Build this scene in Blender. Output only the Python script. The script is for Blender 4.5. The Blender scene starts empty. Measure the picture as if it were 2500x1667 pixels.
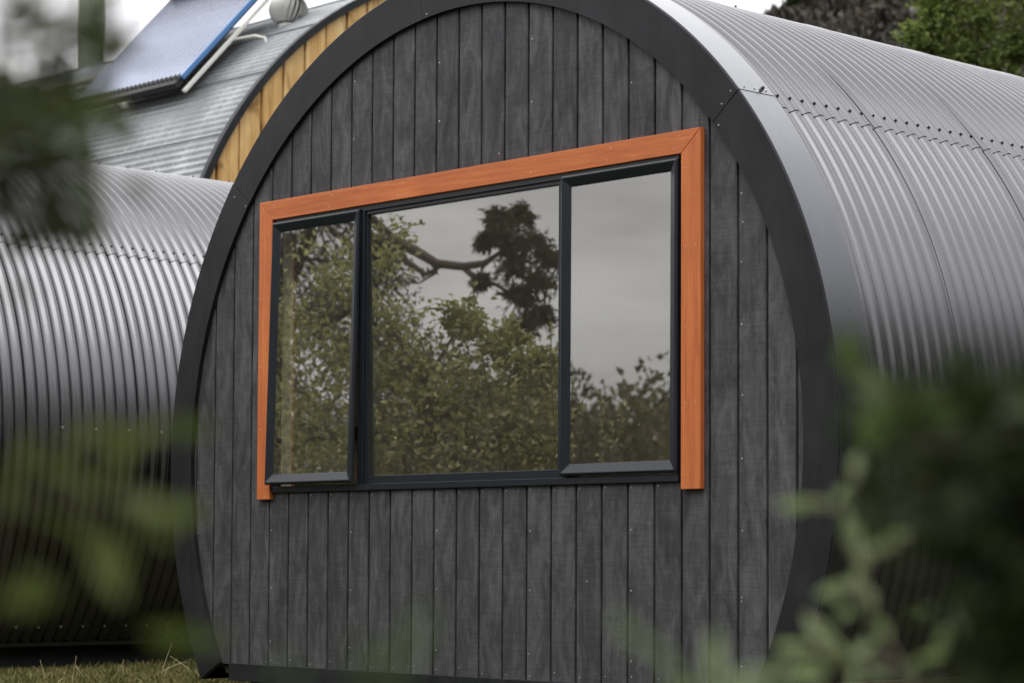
import bpy, math, random
import numpy as np
from mathutils import Vector, Matrix

random.seed(7); rng = np.random.default_rng(7)
S = bpy.context.scene
COL = S.collection
ZC = 1.13                       # height of the arch centres above the ground
PITCH = 0.0762                  # corrugation pitch
SWALE = []

# ------------------------------------------------------------------ helpers
def tag(o, label=None, cat=None, group=None, kind=None):
    if label: o['label'] = label
    if cat: o['category'] = cat
    if group: o['group'] = group
    if kind: o['kind'] = kind
    return o

def empty(name, loc=(0, 0, 0), label=None, cat=None, group=None):
    o = bpy.data.objects.new(name, None); COL.objects.link(o)
    o.location = loc; o.empty_display_size = 0.2
    return tag(o, label, cat, group)

class MB:
    """collects vertices and faces for one mesh"""
    def __init__(s): s.v = []; s.f = []; s.mi = []; s.cur = 0
    def add(s, vs, fs):
        b = len(s.v); s.v += [tuple(v) for v in vs]
        for f in fs: s.f.append(tuple(b + i for i in f)); s.mi.append(s.cur)
    def box(s, x0, x1, y0, y1, z0, z1, rot=None, org=(0, 0, 0)):
        vs = [Vector((x, y, z)) for x in (x0, x1) for y in (y0, y1) for z in (z0, z1)]
        if rot is not None: vs = [rot @ v + Vector(org) for v in vs]
        s.add(vs, [(0, 1, 3, 2), (4, 6, 7, 5), (0, 4, 5, 1), (2, 3, 7, 6), (0, 2, 6, 4), (1, 5, 7, 3)])
    def tube(s, pts, rad, n=10, cap=True):
        pts = [Vector(p) for p in pts]
        if not hasattr(rad, '__len__'): rad = [rad] * len(pts)
        rings = []; up = None
        for i, p in enumerate(pts):
            a = pts[max(i - 1, 0)]; b = pts[min(i + 1, len(pts) - 1)]
            d = (b - a).normalized()
            if up is None: up = d.orthogonal().normalized()
            up = (up - d * up.dot(d)).normalized(); w = d.cross(up)
            rings.append([p + (up * math.cos(2 * math.pi * k / n) + w * math.sin(2 * math.pi * k / n)) * rad[i] for k in range(n)])
        vs = [v for r in rings for v in r]; fs = []
        for i in range(len(pts) - 1):
            for k in range(n):
                a = i * n + k; b = i * n + (k + 1) % n
                fs.append((a, b, b + n, a + n))
        if cap: fs.append(tuple(range(n))[::-1]); fs.append(tuple((len(pts) - 1) * n + k for k in range(n)))
        s.add(vs, fs)
    def build(s, name, mat, parent=None, smooth=False, bevel=0, loc=None):
        me = bpy.data.meshes.new(name)
        me.from_pydata(s.v, [], s.f)
        for m in (mat if isinstance(mat, (list, tuple)) else [mat]): me.materials.append(m)
        if any(s.mi): me.polygons.foreach_set('material_index', s.mi)
        if smooth: me.polygons.foreach_set('use_smooth', [True] * len(me.polygons))
        me.update()
        o = bpy.data.objects.new(name, me); COL.objects.link(o)
        if parent: o.parent = parent
        if loc: o.location = loc
        if bevel:
            b = o.modifiers.new('bevel', 'BEVEL'); b.width = bevel; b.segments = 2; b.limit_method = 'ANGLE'; b.angle_limit = math.radians(35)
        return o

def np_mesh(name, V, F, mat, parent=None, smooth=True, attr=None):
    """fast mesh from arrays; F is an (n,3) or (n,4) array"""
    me = bpy.data.meshes.new(name); k = F.shape[1]
    me.vertices.add(len(V)); me.vertices.foreach_set('co', np.ascontiguousarray(V, dtype=np.float32).ravel())
    me.loops.add(F.size); me.loops.foreach_set('vertex_index', np.ascontiguousarray(F, dtype=np.int32).ravel())
    me.polygons.add(len(F)); me.polygons.foreach_set('loop_start', np.arange(0, F.size, k, dtype=np.int32))
    me.polygons.foreach_set('loop_total', np.full(len(F), k, dtype=np.int32))
    me.update(calc_edges=True)
    me.polygons.foreach_set('use_smooth', np.full(len(F), bool(smooth)))
    for m in (mat if isinstance(mat, (list, tuple)) else [mat]): me.materials.append(m)
    if attr is not None:
        at = me.attributes.new('tone', 'FLOAT', 'POINT'); at.data.foreach_set('value', attr.astype(np.float32))
    o = bpy.data.objects.new(name, me); COL.objects.link(o)
    if parent: o.parent = parent
    return o

# ------------------------------------------------------------------ materials
class NT:
    def __init__(s, name):
        s.m = bpy.data.materials.new(name); s.m.use_nodes = True
        s.t = s.m.node_tree; s.t.nodes.clear()
        s.out = s.n('ShaderNodeOutputMaterial')
    def n(s, ty, **kw):
        x = s.t.nodes.new(ty)
        for k, v in kw.items():
            if k.startswith('i_'):
                key = k[2:]; key = int(key) if key.isdigit() else key.replace('_', ' ')
                s.set(x, key, v)
            else: setattr(x, k, v)
        return x
    def set(s, node, key, v):
        if isinstance(v, bpy.types.NodeSocket): s.t.links.new(v, node.inputs[key])
        else: node.inputs[key].default_value = v
    def noise(s, vec, scale, detail=4, rough=.55, dist=0):
        n = s.n('ShaderNodeTexNoise'); s.set(n, 'Vector', vec); n.inputs['Scale'].default_value = scale
        n.inputs['Detail'].default_value = detail; n.inputs['Roughness'].default_value = rough; n.inputs['Distortion'].default_value = dist
        return n.outputs['Fac']
    def mapping(s, vec, scale=(1, 1, 1), loc=(0, 0, 0)):
        n = s.n('ShaderNodeMapping'); s.set(n, 'Vector', vec); n.inputs['Scale'].default_value = scale; n.inputs['Location'].default_value = loc
        return n.outputs[0]
    def math(s, op, a, b=None, clamp=False):
        n = s.n('ShaderNodeMath', operation=op); n.use_clamp = clamp; s.set(n, 0, a)
        if b is not None: s.set(n, 1, b)
        return n.outputs[0]
    def ramp(s, fac, stops):
        n = s.n('ShaderNodeValToRGB'); s.set(n, 0, fac); e = n.color_ramp.elements
        while len(e) < len(stops): e.new(.5)
        for el, (p, c) in zip(e, stops):
            el.position = p; el.color = (c, c, c, 1) if not hasattr(c, '__len__') else (*c, 1)
        return n.outputs[0]
    def mix(s, fac, a, b, mode='MIX'):
        n = s.n('ShaderNodeMix', data_type='RGBA', blend_type=mode); s.set(n, 0, fac)
        for k, v in ((6, a), (7, b)):
            if not isinstance(v, bpy.types.NodeSocket) and len(v) == 3: v = (*v, 1)
            s.set(n, k, v)
        return n.outputs[2]
    def bump(s, h, strength=.3, dist=.01, normal=None):
        n = s.n('ShaderNodeBump'); s.set(n, 'Height', h); n.inputs['Strength'].default_value = strength; n.inputs['Distance'].default_value = dist
        if normal is not None: s.set(n, 'Normal', normal)
        return n.outputs[0]
    def coord(s): return s.n('ShaderNodeTexCoord').outputs['Object']
    def pos(s): return s.n('ShaderNodeNewGeometry').outputs['Position']
    def island(s): return s.n('ShaderNodeNewGeometry').outputs['Random Per Island']
    def bsdf(s, **kw):
        b = s.n('ShaderNodeBsdfPrincipled')
        for k, v in kw.items():
            key = k.replace('_', ' ')
            if key == 'Base Color' and not isinstance(v, bpy.types.NodeSocket) and len(v) == 3: v = (*v, 1)
            s.set(b, key, v)
        s.t.links.new(b.outputs[0], s.out.inputs[0]); return b

def m_paint(name, col, metal=.0, rough=.3, dirt=.25, ior=1.5, scale=3., smooth=False):
    t = NT(name); p = t.pos()
    if smooth:
        n1 = t.math('ADD', t.math('MULTIPLY', t.noise(p, .9, 4, .55), .5), t.math('MULTIPLY', t.noise(t.mapping(p, (1.6, 11, 1.6)), 1., 4, .65), .5))
        t.bsdf(Base_Color=t.mix(n1, [x * .78 for x in col], [min(1, x * 1.22) for x in col]), Metallic=metal, Roughness=t.math('ADD', t.math('MULTIPLY', n1, .10), rough - .05), IOR=ior)
        return t.m
    n1 = t.noise(p, scale, 6, .6); n2 = t.noise(t.mapping(p, (1, 1, .25)), scale * 9, 4, .6)
    f = t.math('ADD', t.math('MULTIPLY', n1, .6), t.math('MULTIPLY', n2, .4))
    c = t.mix(t.ramp(f, [(.3, 0), (.75, 1)]), col, [min(1, x * (1 + dirt) + .01 * dirt) for x in col])
    t.bsdf(Base_Color=c, Metallic=metal, Roughness=t.math('ADD', t.math('MULTIPLY', f, .2), rough - .1), IOR=ior,
           Normal=t.bump(t.noise(p, 2.2, 2), .05, .02))
    return t.m

M = {}
M['roof'] = m_paint('charcoal_steel', (.175, .175, .182), 1., .26, .12, smooth=True)
M['flash'] = m_paint('flashing_steel', (.165, .17, .18), 1., .28, .1, smooth=True)
M['trim'] = m_paint('black_fascia', (.0075, .008, .0095), .0, .42, 1.4, 1.36)
M['alu'] = m_paint('window_aluminium', (.012, .0155, .021), .0, .30, .2, 1.5)
M['black'] = m_paint('black_rubber', (.012, .012, .012), .0, .6)
M['void'] = m_paint('dark_underfloor', (.006, .006, .006), .0, .9)
M['screw'] = m_paint('dark_screw_head', (.03, .03, .04), .3, .4)
M['nail'] = m_paint('bright_nail', (.52, .50, .46), .7, .35, .5)
M['white'] = m_paint('white_metal', (.62, .61, .56), .0, .45, .2)
M['cream'] = m_paint('cream_board', (.9, .9, .82), 0, .6, .03)
M['lining'] = m_paint('plaster_lining', (.66, .58, .46), 0, .7, .05)
M['brown'] = m_paint('brown_rail_timber', (.045, .018, .008), 0, .5, .3)
M['blue'] = m_paint('blue_edge_strip', (.07, .19, .42), 0, .4, .1)
M['tube'] = m_paint('glass_tube', (.27, .295, .37), .7, .22, .1)
M['galvpipe'] = m_paint('pale_pipe', (.50, .50, .47), .2, .45, .3)

def m_cladding():
    t = NT('black_stained_plank'); p = t.pos(); isl = t.island()
    off = t.n('ShaderNodeCombineXYZ'); t.set(off, 2, t.math('MULTIPLY', isl, 37.)); t.set(off, 1, t.math('MULTIPLY', isl, 11.))
    add = t.n('ShaderNodeVectorMath', operation='ADD'); t.set(add, 0, p); t.set(add, 1, off.outputs[0]); q = add.outputs[0]
    big = t.noise(t.mapping(q, (7, 7, 2.2)), 1.5, 6, .66, 1.2)
    cath = t.ramp(t.noise(t.mapping(q, (8, 8, .9)), 1.2, 2, .5, 2.4), [(.0, .1), (.43, .1), (.465, 1), (.475, .25), (.53, .2), (.57, .9), (.585, .2), (1, .3)])
    saw = t.noise(t.mapping(q, (5, 5, 260)), 1., 3, .75, .4)
    weave = t.noise(t.mapping(q, (90, 90, 9)), 1., 4, .7, .5)
    spot = t.noise(q, 38, 3, .7)
    v = t.math('ADD', t.math('MULTIPLY', big, .62), t.math('ADD', t.math('MULTIPLY', saw, .26), t.math('MULTIPLY', weave, .03)))
    v = t.math('ADD', v, t.math('ADD', t.math('MULTIPLY', cath, .075), t.math('MULTIPLY', spot, .10)))
    v = t.math('ADD', v, t.math('MULTIPLY', isl, .08))
    c = t.ramp(v, [(.36, (.017, .017, .020)), (.54, (.055, .055, .060)), (.76, (.140, .140, .145))])
    h = t.math('ADD', t.math('MULTIPLY', saw, .9), t.math('MULTIPLY', weave, .1))
    t.bsdf(Base_Color=c, Roughness=.6, Normal=t.bump(h, .45, .0016), Specular_IOR_Level=.35)
    return t.m
M['clad'] = m_cladding()

def m_timber(name, dark, mid, light, axis='x', scale=1., rough=.5, knots=False):
    t = NT(name); p = t.coord(); isl = t.island()
    off = t.n('ShaderNodeCombineXYZ'); [t.set(off, i, t.math('MULTIPLY', isl, k)) for i, k in ((0, 13.), (1, 7.), (2, 29.))]
    add = t.n('ShaderNodeVectorMath', operation='ADD'); t.set(add, 0, p); t.set(add, 1, off.outputs[0]); q = add.outputs[0]
    lo, hi = (1.2 * scale, 22 * scale)
    sc = (lo, hi, hi) if axis == 'x' else (hi, hi, lo)
    a = t.noise(t.mapping(q, sc), 1., 5, .6, 1.2)
    b = t.noise(t.mapping(q, tuple(s * 9 for s in sc)), 1., 3, .6)
    v = t.math('ADD', t.math('MULTIPLY', a, .65), t.math('MULTIPLY', b, .35))
    v = t.math('ADD', v, t.math('MULTIPLY', t.math('SUBTRACT', isl, .5), .12))
    c = t.ramp(v, [(.30, dark), (.5, mid), (.72, light)])
    fl = t.ramp(t.noise(t.mapping(q, tuple(s * 4 for s in sc), (3, 5, 9)), 1., 2, .5), [(.66, 0), (.72, 1)])
    c = t.mix(t.math('MULTIPLY', fl, .4), c, dark)
    c = t.mix(t.ramp(t.noise(t.mapping(q, (1.5, 1.5, 1.5)), 1.7, 3, .6), [(.35, .0), (.7, .45)]), c, dark)
    if knots:
        k = t.noise(t.mapping(q, (5, 5, 2.2)), 1., 3, .6, .6)
        c = t.mix(t.ramp(k, [(.56, 0), (.66, .75)]), c, (dark[0] * .6, dark[1] * .6, dark[2] * .55))
    t.bsdf(Base_Color=c, Roughness=rough, Normal=t.bump(b, .2, .002))
    return t.m
O = ((.46, .115, .030), (.66, .185, .048), (.80, .27, .078))
M['orange_x'] = m_timber('oiled_timber_level', *O, axis='x')
M['orange_z'] = m_timber('oiled_timber_upright', *O, axis='z')
M['golden'] = m_timber('golden_pine', (.42, .19, .04), (.82, .54, .21), (.93, .73, .38), axis='z', scale=.5, rough=.6, knots=True)

def m_galv():
    t = NT('weathered_galvanised'); p = t.pos()
    a = t.noise(t.mapping(p, (1.2, 3, 3)), 1.2, 5, .6); b = t.noise(p, 30, 4, .7)
    st = t.noise(t.mapping(p, (10, .5, .5)), 1., 4, .6)
    v = t.math('ADD', t.math('MULTIPLY', a, .45), t.math('ADD', t.math('MULTIPLY', b, .25), t.math('MULTIPLY', st, .3)))
    c = t.ramp(v, [(.32, (.23, .245, .255)), (.52, (.37, .39, .40)), (.68, (.66, .68, .68))])
    t.bsdf(Base_Color=c, Metallic=.55, Roughness=.45)
    return t.m
M['galv'] = m_galv()

def m_glass():
    t = NT('window_glass'); p = t.pos()
    fr = t.n('ShaderNodeFresnel'); fr.inputs[0].default_value = 1.52
    bk = t.n('ShaderNodeNewGeometry').outputs['Backfacing']
    ft = t.math('ADD', t.math('MULTIPLY', fr.outputs[0], 1.9), .23, True)
    f = t.math('ADD', t.math('MULTIPLY', ft, t.math('SUBTRACT', 1., bk)), t.math('MULTIPLY', bk, .06))
    g = t.n('ShaderNodeBsdfGlossy'); g.inputs['Color'].default_value = (.97, .96, .93, 1); g.inputs['Roughness'].default_value = .0
    tr = t.n('ShaderNodeBsdfTransparent'); tr.inputs[0].default_value = (.94, .92, .85, 1)
    mx = t.n('ShaderNodeMixShader'); t.set(mx, 0, f); t.t.links.new(tr.outputs[0], mx.inputs[1]); t.t.links.new(g.outputs[0], mx.inputs[2])
    # dust specks and a thin film of dirt on the glass
    df = t.n('ShaderNodeBsdfDiffuse'); df.inputs[0].default_value = (.55, .54, .5, 1)
    vo = t.n('ShaderNodeTexVoronoi'); t.set(vo, 'Vector', t.mapping(p, (1, 1, .55))); vo.inputs['Scale'].default_value = 26.; vo.inputs['Randomness'].default_value = 1.
    rnd = t.n('ShaderNodeSeparateColor'); t.set(rnd, 0, vo.outputs['Color'])
    sp = t.math('MULTIPLY', t.math('LESS_THAN', vo.outputs['Distance'], .055), t.math('GREATER_THAN', rnd.outputs[0], .90))
    film = t.math('MULTIPLY', t.noise(t.mapping(p, (1, 1, .4)), 5, 5, .7), .05)
    m2 = t.n('ShaderNodeMixShader'); t.set(m2, 0, t.math('MAXIMUM', t.math('MULTIPLY', sp, .75), film)); t.t.links.new(mx.outputs[0], m2.inputs[1]); t.t.links.new(df.outputs[0], m2.inputs[2])
    t.t.links.new(m2.outputs[0], t.out.inputs[0])
    return t.m
M['glass'] = m_glass()

def m_leaf(name, dark, light, trans=.35, rough=.5, spec=.3):
    t = NT(name)
    at = t.n('ShaderNodeAttribute'); at.attribute_name = 'tone'
    c = t.ramp(at.outputs['Fac'], [(0, dark), (1, light)])
    b = t.n('ShaderNodeBsdfPrincipled'); t.set(b, 'Base Color', c); b.inputs['Roughness'].default_value = rough; b.inputs['Specular IOR Level'].default_value = spec
    tl = t.n('ShaderNodeBsdfTranslucent'); t.set(tl, 0, t.mix(.5, c, (light[0] * 1.2, light[1] * 1.3, light[2] * .6)))
    mx = t.n('ShaderNodeMixShader'); mx.inputs[0].default_value = trans
    t.t.links.new(b.outputs[0], mx.inputs[1]); t.t.links.new(tl.outputs[0], mx.inputs[2]); t.t.links.new(mx.outputs[0], t.out.inputs[0])
    return t.m
M['leaf_fg'] = m_leaf('shrub_leaf', (.035, .065, .016), (.15, .21, .062))
M['leaf_mid'] = m_leaf('young_leaf', (.028, .038, .018), (.13, .15, .065), .35, .6, .2)
M['leaf_olive'] = m_leaf('olive_leaf', (.040, .056, .018), (.17, .20, .075), .35, .6, .2)
M['leaf_sage'] = m_leaf('sage_leaf', (.10, .15, .085), (.42, .50, .31))
M['leaf_dark'] = m_leaf('dark_leaf', (.012, .020, .007), (.055, .078, .026), .2, .6, .15)
M['leaf_euc'] = m_leaf('eucalypt_leaf', (.030, .034, .014), (.10, .10, .045), .2)
M['leaf_apple'] = m_leaf('orchard_leaf', (.06, .07, .02), (.62, .60, .32), .3)
M['leaf_right'] = m_leaf('bright_tree_leaf', (.045, .075, .018), (.27, .32, .10), .35)
M['scrub'] = m_leaf('hill_scrub_leaf', (.028, .028, .025), (.17, .148, .118), .05, .8)
M['far'] = m_leaf('far_wood_leaf', (.050, .050, .022), (.17, .155, .075), .1, .8)
M['grass'] = m_leaf('grass_blade', (.050, .070, .016), (.40, .34, .14), .3, .6)
M['bark'] = m_paint('grey_bark', (.085, .070, .055), 0, .8, .7, 1.4, 8)
M['palebark'] = m_paint('pale_bark', (.20, .165, .13), 0, .75, .6, 1.4, 8)
M['stalk'] = m_paint('dry_stalk', (.42, .35, .19), 0, .7, .2)

def m_ground():
    t = NT('grassy_soil'); p = t.pos()
    a = t.noise(p, .6, 6, .6); b = t.noise(p, 14, 6, .7)
    v = t.math('ADD', t.math('MULTIPLY', a, .5), t.math('MULTIPLY', b, .5))
    c = t.ramp(v, [(.35, (.014, .012, .007)), (.5, (.030, .032, .012)), (.65, (.065, .060, .028))])
    t.bsdf(Base_Color=c, Roughness=.95, Normal=t.bump(b, .6, .03)); return t.m
M['ground'] = m_ground()
def m_hill():
    t = NT('rocky_hillside'); p = t.pos()
    v = t.noise(p, .25, 8, .7); b = t.noise(p, 1.6, 6, .7)
    c = t.ramp(t.math('ADD', t.math('MULTIPLY', v, .5), t.math('MULTIPLY', b, .5)), [(.36, (.022, .018, .022)), (.5, (.055, .043, .042)), (.66, (.17, .12, .10))])
    t.bsdf(Base_Color=c, Roughness=.95, Normal=t.bump(b, 1, .4)); return t.m
M['hill'] = m_hill()

# ------------------------------------------------------------------ camera (fitted to the photograph)
F_PX, W_PX, H_PX = 5823.84, 2500., 1667.
PPX, PPY = 54.62, 213.91
RC = np.array([[.68979, .72400, .00437], [.03620, -.04052, .99852], [-.72309, .68858, .05416]])
CAM = np.array([7.818, -6.991, -.459 + ZC])
yaw, pitch, roll = math.radians(46.386), math.radians(3.111), math.radians(.25)
_cy, _sy, _cp, _sp = math.cos(yaw), math.sin(yaw), math.cos(pitch), math.sin(pitch)
fw = np.array([-_sy * _cp, _cy * _cp, _sp]); r_ = np.array([_cy, _sy, 0.]); u_ = np.cross(r_, fw)
rr = math.cos(roll) * r_ + math.sin(roll) * u_; uu = -math.sin(roll) * r_ + math.cos(roll) * u_
cd = bpy.data.cameras.new('camera'); cam = bpy.data.objects.new('camera', cd); COL.objects.link(cam); S.camera = cam
mw = Matrix(((rr[0], uu[0], -fw[0], CAM[0]), (rr[1], uu[1], -fw[1], CAM[1]), (rr[2], uu[2], -fw[2], CAM[2]), (0, 0, 0, 1)))
cam.matrix_world = mw
cd.sensor_width = 36; cd.lens = 36 * F_PX / W_PX; cd.clip_start = .05; cd.clip_end = 2000
cd.shift_x = -PPX / W_PX; cd.shift_y = PPY / W_PX
cd.dof.use_dof = True; cd.dof.focus_distance = 10.4; cd.dof.aperture_fstop = 4.2; cd.dof.aperture_blades = 9

def at(px, py, depth):
    """real place of something seen at (px,py) of the photograph, that many metres away along the view"""
    return CAM + depth * (fw + (px - 1250 - PPX) / F_PX * rr - (py - 833.5 - PPY) / F_PX * uu)

# ------------------------------------------------------------------ light and sky
SUN_EL, SUN_AZ = math.radians(50), math.radians(298)      # azimuth of the sun, counter-clockwise from +x
w = bpy.data.worlds.new('World'); S.world = w; w.use_nodes = True
t = w.node_tree; t.nodes.clear()
def wn(ty, **k):
    n = t.nodes.new(ty)
    for a, b in k.items(): setattr(n, a, b)
    return n
L = t.links.new
sky = wn('ShaderNodeTexSky', sky_type='NISHITA'); sky.sun_disc = False; sky.sun_elevation = SUN_EL; sky.sun_rotation = math.pi / 2 - SUN_AZ
sky.air_density = 1.; sky.dust_density = 3.; sky.ozone_density = 1.
bw = wn('ShaderNodeHueSaturation'); bw.inputs['Saturation'].default_value = .15; L(sky.outputs[0], bw.inputs['Color'])
tc = wn('ShaderNodeTexCoord')
mp = wn('ShaderNodeMapping'); L(tc.outputs['Generated'], mp.inputs[0]); mp.inputs['Scale'].default_value = (1, 1, 3.2)
nz = wn('ShaderNodeTexNoise'); L(mp.outputs[0], nz.inputs['Vector']); nz.inputs['Scale'].default_value = 4.2; nz.inputs['Detail'].default_value = 5; nz.inputs['Roughness'].default_value = .5
cr = wn('ShaderNodeValToRGB'); L(nz.outputs['Fac'], cr.inputs[0])
e = cr.color_ramp.elements; e[0].position = .34; e[0].color = (5.6, 5.5, 6.0, 1); e[1].position = .62; e[1].color = (13., 13., 13., 1)
# thinner, brighter cloud towards the side of the sky behind the cabins
dt = wn('ShaderNodeVectorMath', operation='DOT_PRODUCT'); L(tc.outputs['Generated'], dt.inputs[0]); dt.inputs[1].default_value = (-.66, .73, .2)
mr = wn('ShaderNodeMapRange'); L(dt.outputs['Value'], mr.inputs[0]); mr.inputs[1].default_value = .35; mr.inputs[2].default_value = .95; mr.inputs[3].default_value = 1.; mr.inputs[4].default_value = 2.0
ml = wn('ShaderNodeMix', data_type='RGBA', blend_type='MULTIPLY'); ml.inputs[0].default_value = 1; L(cr.outputs[0], ml.inputs[6]); L(mr.outputs[0], ml.inputs[7])
mx = wn('ShaderNodeMix', data_type='RGBA'); mx.inputs[0].default_value = .85; L(bw.outputs[0], mx.inputs[6]); L(ml.outputs[2], mx.inputs[7])
sx = wn('ShaderNodeSeparateXYZ'); L(tc.outputs['Generated'], sx.inputs[0])
zr = wn('ShaderNodeMapRange'); L(sx.outputs[2], zr.inputs[0]); zr.inputs[1].default_value = .0; zr.inputs[2].default_value = 1.; zr.inputs[3].default_value = .72; zr.inputs[4].default_value = 1.85
mz = wn('ShaderNodeMix', data_type='RGBA', blend_type='MULTIPLY'); mz.inputs[0].default_value = 1; L(mx.outputs[2], mz.inputs[6]); L(zr.outputs[0], mz.inputs[7])
bg = wn('ShaderNodeBackground'); bg.inputs[1].default_value = .1; L(mz.outputs[2], bg.inputs[0])
wo = wn('ShaderNodeOutputWorld'); L(bg.outputs[0], wo.inputs[0])
sl = bpy.data.lights.new('sun', 'SUN'); sl.energy = .85; sl.angle = math.radians(38); sl.color = (1, .98, .95)
so = bpy.data.objects.new('sun', sl); COL.objects.link(so)
sd = Vector((math.cos(SUN_EL) * math.cos(SUN_AZ), math.cos(SUN_EL) * math.sin(SUN_AZ), math.sin(SUN_EL)))
so.rotation_euler = sd.to_track_quat('Z', 'Y').to_euler(); so.location = (0, 0, 30)
S.view_settings.view_transform = 'Standard'; S.view_settings.look = 'None'; S.view_settings.exposure = .18; S.view_settings.gamma = 1
S.cycles.use_denoising = True; S.cycles.max_bounces = 10; S.cycles.transparent_max_bounces = 12
S.cycles.sample_clamp_indirect = 8.

# ------------------------------------------------------------------ ground
gx = np.concatenate([-np.geomspace(400, 10, 14), np.linspace(-9, 13, 45), np.geomspace(14, 400, 14)])
gy = np.concatenate([-np.geomspace(400, 10, 14), np.linspace(-9, 13, 45), np.geomspace(14, 400, 14)])
X, Y = np.meshgrid(gx, gy, indexing='ij')
Zg = .02 * np.sin(X * 1.7 + .5) * np.cos(Y * 1.3) - .02
V = np.stack([X, Y, Zg], -1).reshape(-1, 3)
nx, ny = X.shape; I = np.arange(nx * ny).reshape(nx, ny)
Fq = np.stack([I[:-1, :-1], I[1:, :-1], I[1:, 1:], I[:-1, 1:]], -1).reshape(-1, 4)
tag(np_mesh('ground', V, Fq, M['ground']), kind='structure')

# ------------------------------------------------------------------ corrugated shells
def corr_sheet(name, R, y0, y1, a0, a1, ycrest, mat, parent, lift=0., A=.0115, lap0=.006, edge=0., step=1.5, pitch=PITCH, per=12):
    """sheet curved round the y axis, its waves running round the arch"""
    n = max(2, int(round((y1 - y0) / pitch * per)) + 1); ys = np.linspace(y0, y1, n)
    m = max(2, int(round((a1 - a0) / step)) + 1); an = np.radians(np.linspace(a0, a1, m))
    c = np.cos(2 * np.pi * (ys - ycrest) / pitch)
    prof = A * (c)
    lapy = lap0 * np.clip(1 - (ys - y0) / .05, 0, 1)
    r = R + lift + prof[:, None] + lapy[:, None] + np.zeros((n, m))
    if edge:      # the free end of an upper sheet stands a little off the sheet below between its screws
        k = np.clip(1 - np.abs(np.degrees(an) - a0) / 2.0, 0, 1) + np.clip(1 - np.abs(np.degrees(an) - a1) / 2.0, 0, 1)
        r += k[None, :] * edge * (1 - .8 * (c[:, None] > .3))
    Vv = np.stack([r * np.cos(an)[None, :], np.repeat(ys[:, None], m, 1), r * np.sin(an)[None, :]], -1).reshape(-1, 3)
    I = np.arange(n * m).reshape(n, m)
    Ff = np.stack([I[:-1, :-1], I[1:, :-1], I[1:, 1:], I[:-1, 1:]], -1).reshape(-1, 4)[:, ::-1]
    return np_mesh(name, Vv, Ff, mat, parent)

def arc_prism(mb, ri, ro, y0, y1, a0, a1, step=1.5):
    n = max(2, int(round((a1 - a0) / step)) + 1); an = np.radians(np.linspace(a0, a1, n)); vs = []
    for a in an:
        c, s_ = math.cos(a), math.sin(a)
        vs += [(ri * c, y0, ri * s_), (ro * c, y0, ro * s_), (ro * c, y1, ro * s_), (ri * c, y1, ri * s_)]
    fs = []
    for i in range(n - 1):
        b = 4 * i
        for k in range(4): fs.append((b + k, b + (k + 1) % 4, b + 4 + (k + 1) % 4, b + 4 + k))
    fs += [(0, 3, 2, 1), (4 * (n - 1), 4 * (n - 1) + 1, 4 * (n - 1) + 2, 4 * (n - 1) + 3)]
    mb.add(vs, fs)

def screw_mesh():
    m = MB(); m.tube([(0, 0, 0), (0, 0, .003)], .0085, 10); m.tube([(0, 0, .003), (0, 0, .011)], .0055, 6)
    return m
_sc = screw_mesh(); SCREW = None
def screw(parent, R, ang, y, name='screw', mat='screw', sc=1.):
    global SCREW
    key = name + mat
    if SCREW is None: SCREW = {}
    if key not in SCREW:
        o = _sc.build(name, M[mat], parent); SCREW[key] = o.data
    else:
        o = bpy.data.objects.new(name, SCREW[key]); COL.objects.link(o); o.parent = parent
    a = math.radians(ang); nrm = Vector((math.cos(a), 0, math.sin(a)))
    o.rotation_euler = nrm.to_track_quat('Z', 'Y').to_euler(); o.location = nrm * R + Vector((0, y, 0)); o.scale = (sc,) * 3
    return o

_nm = MB(); _nm.tube([(0, .001, 0), (0, -.0012, 0), (0, -.0018, 0)], [.0042, .0040, .0015], 8); NAIL = None
def nail(parent, x, y, z, s=1.):
    global NAIL
    if NAIL is None: o = _nm.build('nail', M['nail'], parent); NAIL = o.data
    else: o = bpy.data.objects.new('nail', NAIL); COL.objects.link(o); o.parent = parent
    o.location = (x, y, z); o.scale = (s * .85,) * 3
    return o

R0, RIN, LOWZ = 2.150, 1.980, -1.055
A_BOT = -math.degrees(math.asin(.975 / R0))
def pod_shell(root, ycrest, seams, ylast, screw_ids, a_bot, sa=40.1, y00=.17):
    ys = [y00] + seams
    ys = [y for y in ys if y < ylast] + [ylast]
    for i in range(len(ys) - 1):
        y0, y1 = ys[i], ys[i + 1] + (.045 if i < len(ys) - 2 else 0)
        y0j = y0 - (.0 if i else 0)
        corr_sheet('roof_sheet', R0 - .0085, y0j, y1, sa - 1.7, 181.7 - sa, ycrest, M['roof'], root, lift=.003, edge=.0022, lap0=.0045 if i else 0)
        corr_sheet('wall_sheet', R0 - .0085, y0j, y1, a_bot, sa + .9, ycrest, M['roof'], root, lap0=.0045 if i else 0)
        corr_sheet('wall_sheet', R0 - .0085, y0j, y1, 179.1 - sa, 180 - a_bot, ycrest, M['roof'], root, lap0=.0045 if i else 0)
    for k in screw_ids: screw(root, R0 + .0035, sa, ycrest + PITCH * k)

# ------------------------------------------------------------------ main cabin
UB, X0 = .14988, -1.8156
main = empty('arched_cabin', (0, 0, ZC), 'large charcoal arched cabin with black plank front and orange framed window', 'cabin')
YC = .2179
LEN = 4.4
pod_shell(main, YC, [.80 + .762 * k for k in range(12)], LEN, range(0, 54), A_BOT)
for k in range(11, 54, 4): screw(main, R0 + .0035, 71.5, YC + PITCH * k)
screw(main, R0 + .012, 40.6, .135, sc=1.1)

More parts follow.
